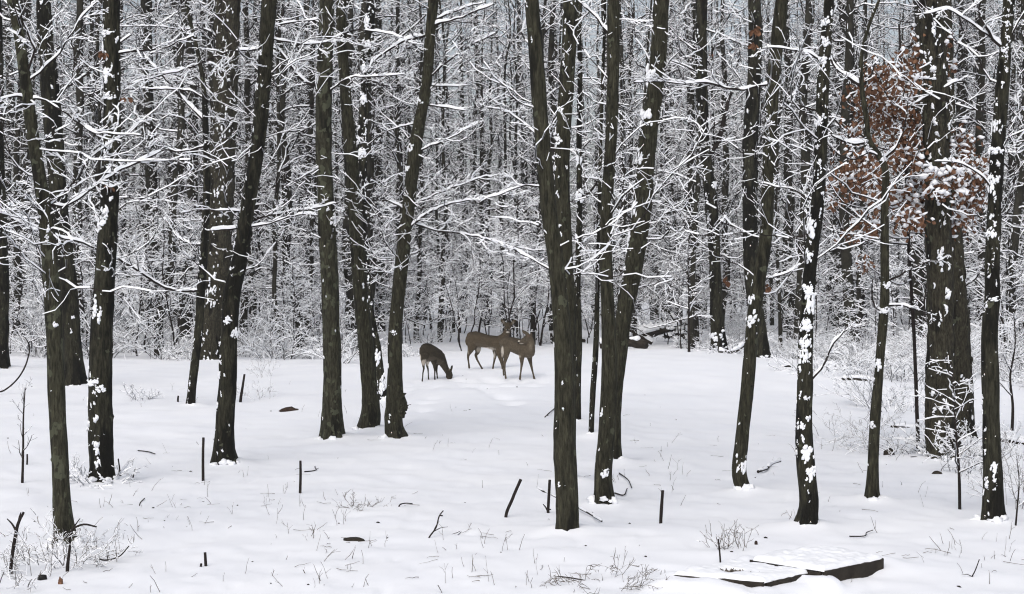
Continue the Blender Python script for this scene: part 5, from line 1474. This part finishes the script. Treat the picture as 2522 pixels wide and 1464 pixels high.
# tiny stalks and bits scattered over the snow
def litter():
    rng = np.random.default_rng(21)
    m = MB(); n = 0; bases = []
    while n < 330:
        px, py = rng.uniform(0, 2522), 940 + 520 * rng.random() ** .8
        dens = 0.12 + 0.88 * (vnoise(px / 200, py / 90, 12) > 0.12)
        if 1000 < px < 1950 and py < 1080: dens *= .12
        if 1640 < px < 2190 and py > 1350: dens = 0
        if rng.random() > dens: continue
        bases.append(ground(px, py)); n += 1
    B = np.array(bases)
    a = rng.uniform(0, 2 * PI, n); ln = np.abs(rng.normal(.35, .35, n))
    d = np.stack([np.cos(a) * ln, np.sin(a) * ln, np.ones(n)], 1)
    Q, R = shoots(B - np.array((0, 0, .02)), d, rng.uniform(.05, .2, n), rng.uniform(.0016, .0036, n), 4, .18, 0, .5, rng)
    twig_prisms(m, Q, R)
    Q1, R1 = grow(Q[::3], R[::3], 2, .3, 1, .6, .7, .2, .1, 3, .7, .5, .2, .03, .12, .0014, rng)
    twig_prisms(m, Q1, R1)
    # flat-lying twiglets
    k = 150; pick = B[rng.choice(n, k)]
    off = rng.normal(0, .5, (k, 2)); P0 = pick.copy(); P0[:, 0] += off[:, 0]; P0[:, 1] += off[:, 1]
    a = rng.uniform(0, 2 * PI, k); d = np.stack([np.cos(a), np.sin(a), 0 * a], 1)
    Q, R = shoots(P0, d, rng.uniform(.06, .22, k), rng.uniform(.0016, .0034, k), 5, .2, 0, .5, rng)
    Q[..., 2] = gz_full(Q[..., 0], Q[..., 1]) + .006 + .01 * rng.random(Q.shape[:2])
    twig_prisms(m, Q, R)
    o = m.build('weed_stalks', [M['stem']], None, False, 'stuff', offset=np.zeros(3))
    o['label'] = 'thin dry stalks and twiglets poking out of the snow'
    m = MB(); k = 60
    P = np.array([ground(rng.uniform(0, 2522), 950 + 500 * rng.random()) for _ in range(k)] + [ground(x, y) for x, y in
        ((585,1250),(622,1388),(835,1292),(810,1330),(1140,925),(1148,932),(1250,950),(1200,958),(1575,1355),(1460,1256),(1590,1384),(460,1300),(1150,938),(1133,935))])
    P[:, 2] = gz_full(P[:, 0], P[:, 1]) + .003
    s = rng.uniform(.004, .014, len(P)); a = rng.uniform(0, PI, len(P))
    blobs(m, P, np.stack([np.cos(a), np.sin(a), 0 * a], 1) * s[:, None] * 1.7, np.stack([-np.sin(a), np.cos(a), 0 * a], 1) * s[:, None], np.array([[0, 0, .7]]) * s[:, None], False, 0, rng, .35)
    o = m.build('bark_litter', [M['log']], None, False, 'stuff', offset=np.zeros(3))
    o['label'] = 'specks of bark and leaf fallen on the snow'
litter()

# ------------------------------------------------------------------ two garden bed frames of old boards
def board(name, root, A, B, z_top, hgt, th, seed, rough=.006):
    """a plank on edge from A to B (ground plan), warped and worn along its arrises"""
    rng = np.random.default_rng(seed)
    A = np.asarray(A)[:2]; B = np.asarray(B)[:2]
    L = np.linalg.norm(B - A); n = max(4, int(L / .05)); t = np.linspace(0, 1, n)
    d = (B - A) / L; nn = np.array((-d[1], d[0]))
    m = MB(); V = []
    for i, s in enumerate(t):
        c = A + (B - A) * s
        wv = .004 * math.sin(s * 9 + seed)
        for (o_, z) in ((-th / 2, z_top - hgt), (th / 2, z_top - hgt), (th / 2, z_top), (-th / 2, z_top)):
            q = c + nn * (o_ + wv); V.append((q[0], q[1], z + rng.normal(0, rough * .5)))
    V = np.array(V); i = np.arange(n - 1)[:, None] * 4; j = np.arange(4)[None]; j2 = (j + 1) % 4
    m.add(V, np.stack([i + j, i + 4 + j, i + 4 + j2, i + j2], -1).reshape(-1, 4))
    m.add(V[:4], np.array([[0, 1, 2, 3]])); m.add(V[-4:], np.array([[3, 2, 1, 0]]))
    m.build(name, [M['wood']], root)

def snow_sheet(root, corners, z, thick, seed, inset=0.0, bare=None):
    """pillow of snow over the boards, rounded over at the rim"""
    c = np.array([q[:2] for q in corners]); n = 46
    s, t = np.meshgrid(np.linspace(0, 1, n), np.linspace(0, 1, n))
    P = ((1 - s) * (1 - t))[..., None] * c[0] + (s * (1 - t))[..., None] * c[1] + (s * t)[..., None] * c[2] + ((1 - s) * t)[..., None] * c[3]
    e = np.minimum(np.minimum(s, 1 - s), np.minimum(t, 1 - t))
    rim = np.clip(e / 0.05, 0, 1) ** .5
    h = z + thick * rim * (1 + .25 * vnoise(P[..., 0] * 9, P[..., 1] * 9, seed) + .25 * vnoise(P[..., 0] * 25, P[..., 1] * 25, seed + 1)) + .012 * vnoise(P[..., 0] * 3, P[..., 1] * 3, seed + 2)
    h = np.where(e < 1e-6, z - .004, h)
    if bare is not None:
        q = ((P[..., 0] - bare[0]) / bare[2]) ** 2 + ((P[..., 1] - bare[1]) / bare[3]) ** 2 + .7 * vnoise(P[..., 0] * 14, P[..., 1] * 14, 5)
        h = h - (thick * .9) * np.clip(1.6 - q, 0, 1)
    m = MB(); V = np.stack([P[..., 0], P[..., 1], h], -1).reshape(-1, 3)
    i = np.arange(n - 1)[:, None] * n; j = np.arange(n - 1)[None]
    m.add(V, np.stack([i + j, i + j + 1, i + n + j + 1, i + n + j], -1).reshape(-1, 4))
    m.build('snow', [M['snow']], root, True, 'stuff')

def beds():
    zg, z1, z2 = ZB, ZB1, ZB2
    A, B, C, E = BED1
    r = thing('garden_bed', 'left garden bed frame of low dark boards with a bare litter patch in its snow', 'garden bed', (B[0], B[1], zg))
    board('board', r, A, B, z1, .16, .032, 1); board('board', r, B + np.array((.012, .03, 0)), C, z1 - .004, .16, .032, 2)
    board('board', r, C + np.array((-.03, .02, 0)), E, z1 - .008, .14, .03, 3); board('board', r, E + np.array((-.02, -.02, 0)), A + np.array((.01, .02, 0)), z1 - .01, .14, .03, 4)
    k = on_plane(1803, 1412, z1)
    snow_sheet(r, (A + np.array((.0, -.005, 0)), B + np.array((0, -.008, 0)), C, E), z1 - .003, .030, 3, bare=(k[0], k[1], .10, .09))
    m = MB(); q = np.random.default_rng(2)
    n = 260; ctr = k + np.array((0, 0, .012))
    leaf_cloud(m, ctr + q.normal(0, 1, (n, 3)) * np.array((.075, .085, .006)), .034, q)
    m.build('leaf_litter', [M['litter']], r, False, 'stuff')
    A2, B2, C2, E2 = BED2
    r = thing('garden_bed', 'right garden bed frame, its dark board end standing clear of the snow', 'garden bed', (A2[0], A2[1], zg))
    board('board', r, A2, B2, z2, .2, .035, 5); board('board', r, B2 + np.array((-.005, .03, 0)), C2, z2 - .004, .18, .035, 6)
    board('board', r, C2 + np.array((-.03, -.0, 0)), E2, z2 - .008, .18, .03, 7); board('board', r, E2 + np.array((.02, -.03, 0)), A2 + np.array((-.015, .025, 0)), z2 - .012, .18, .03, 8)
    snow_sheet(r, (A2 + np.array((-.005, -.01, 0)), B2 + np.array((.008, -.008, 0)), C2, E2), z2 - .003, .034, 9)
beds()

# ------------------------------------------------------------------ the damp winter air between the trees
def haze():
    m = bpy.data.materials.new('haze'); m.use_nodes = True
    n = m.node_tree; n.nodes.clear()
    v = n.nodes.new('ShaderNodeVolumePrincipled')
    v.inputs['Color'].default_value = (0.90, 0.91, 0.95, 1)
    v.inputs['Density'].default_value = 0.0004
    v.inputs['Anisotropy'].default_value = 0.0
    o_ = n.nodes.new('ShaderNodeOutputMaterial')
    n.links.new(v.outputs[0], o_.inputs['Volume'])
    b = MB(); X, Z0, Z1 = 500.0, -3.0, 36.0
    V = np.array([(-X, -X, Z0), (X, -X, Z0), (X, X, Z0), (-X, X, Z0), (-X, -X, Z1), (X, -X, Z1), (X, X, Z1), (-X, X, Z1)])
    b.add(V, np.array([(3, 2, 1, 0), (4, 5, 6, 7), (0, 1, 5, 4), (1, 2, 6, 5), (2, 3, 7, 6), (3, 0, 4, 7)]))
    o = b.build('haze', [m], None, False, 'stuff', offset=np.zeros(3))
    o['label'] = 'thin pale haze in the air of the wood'
haze()
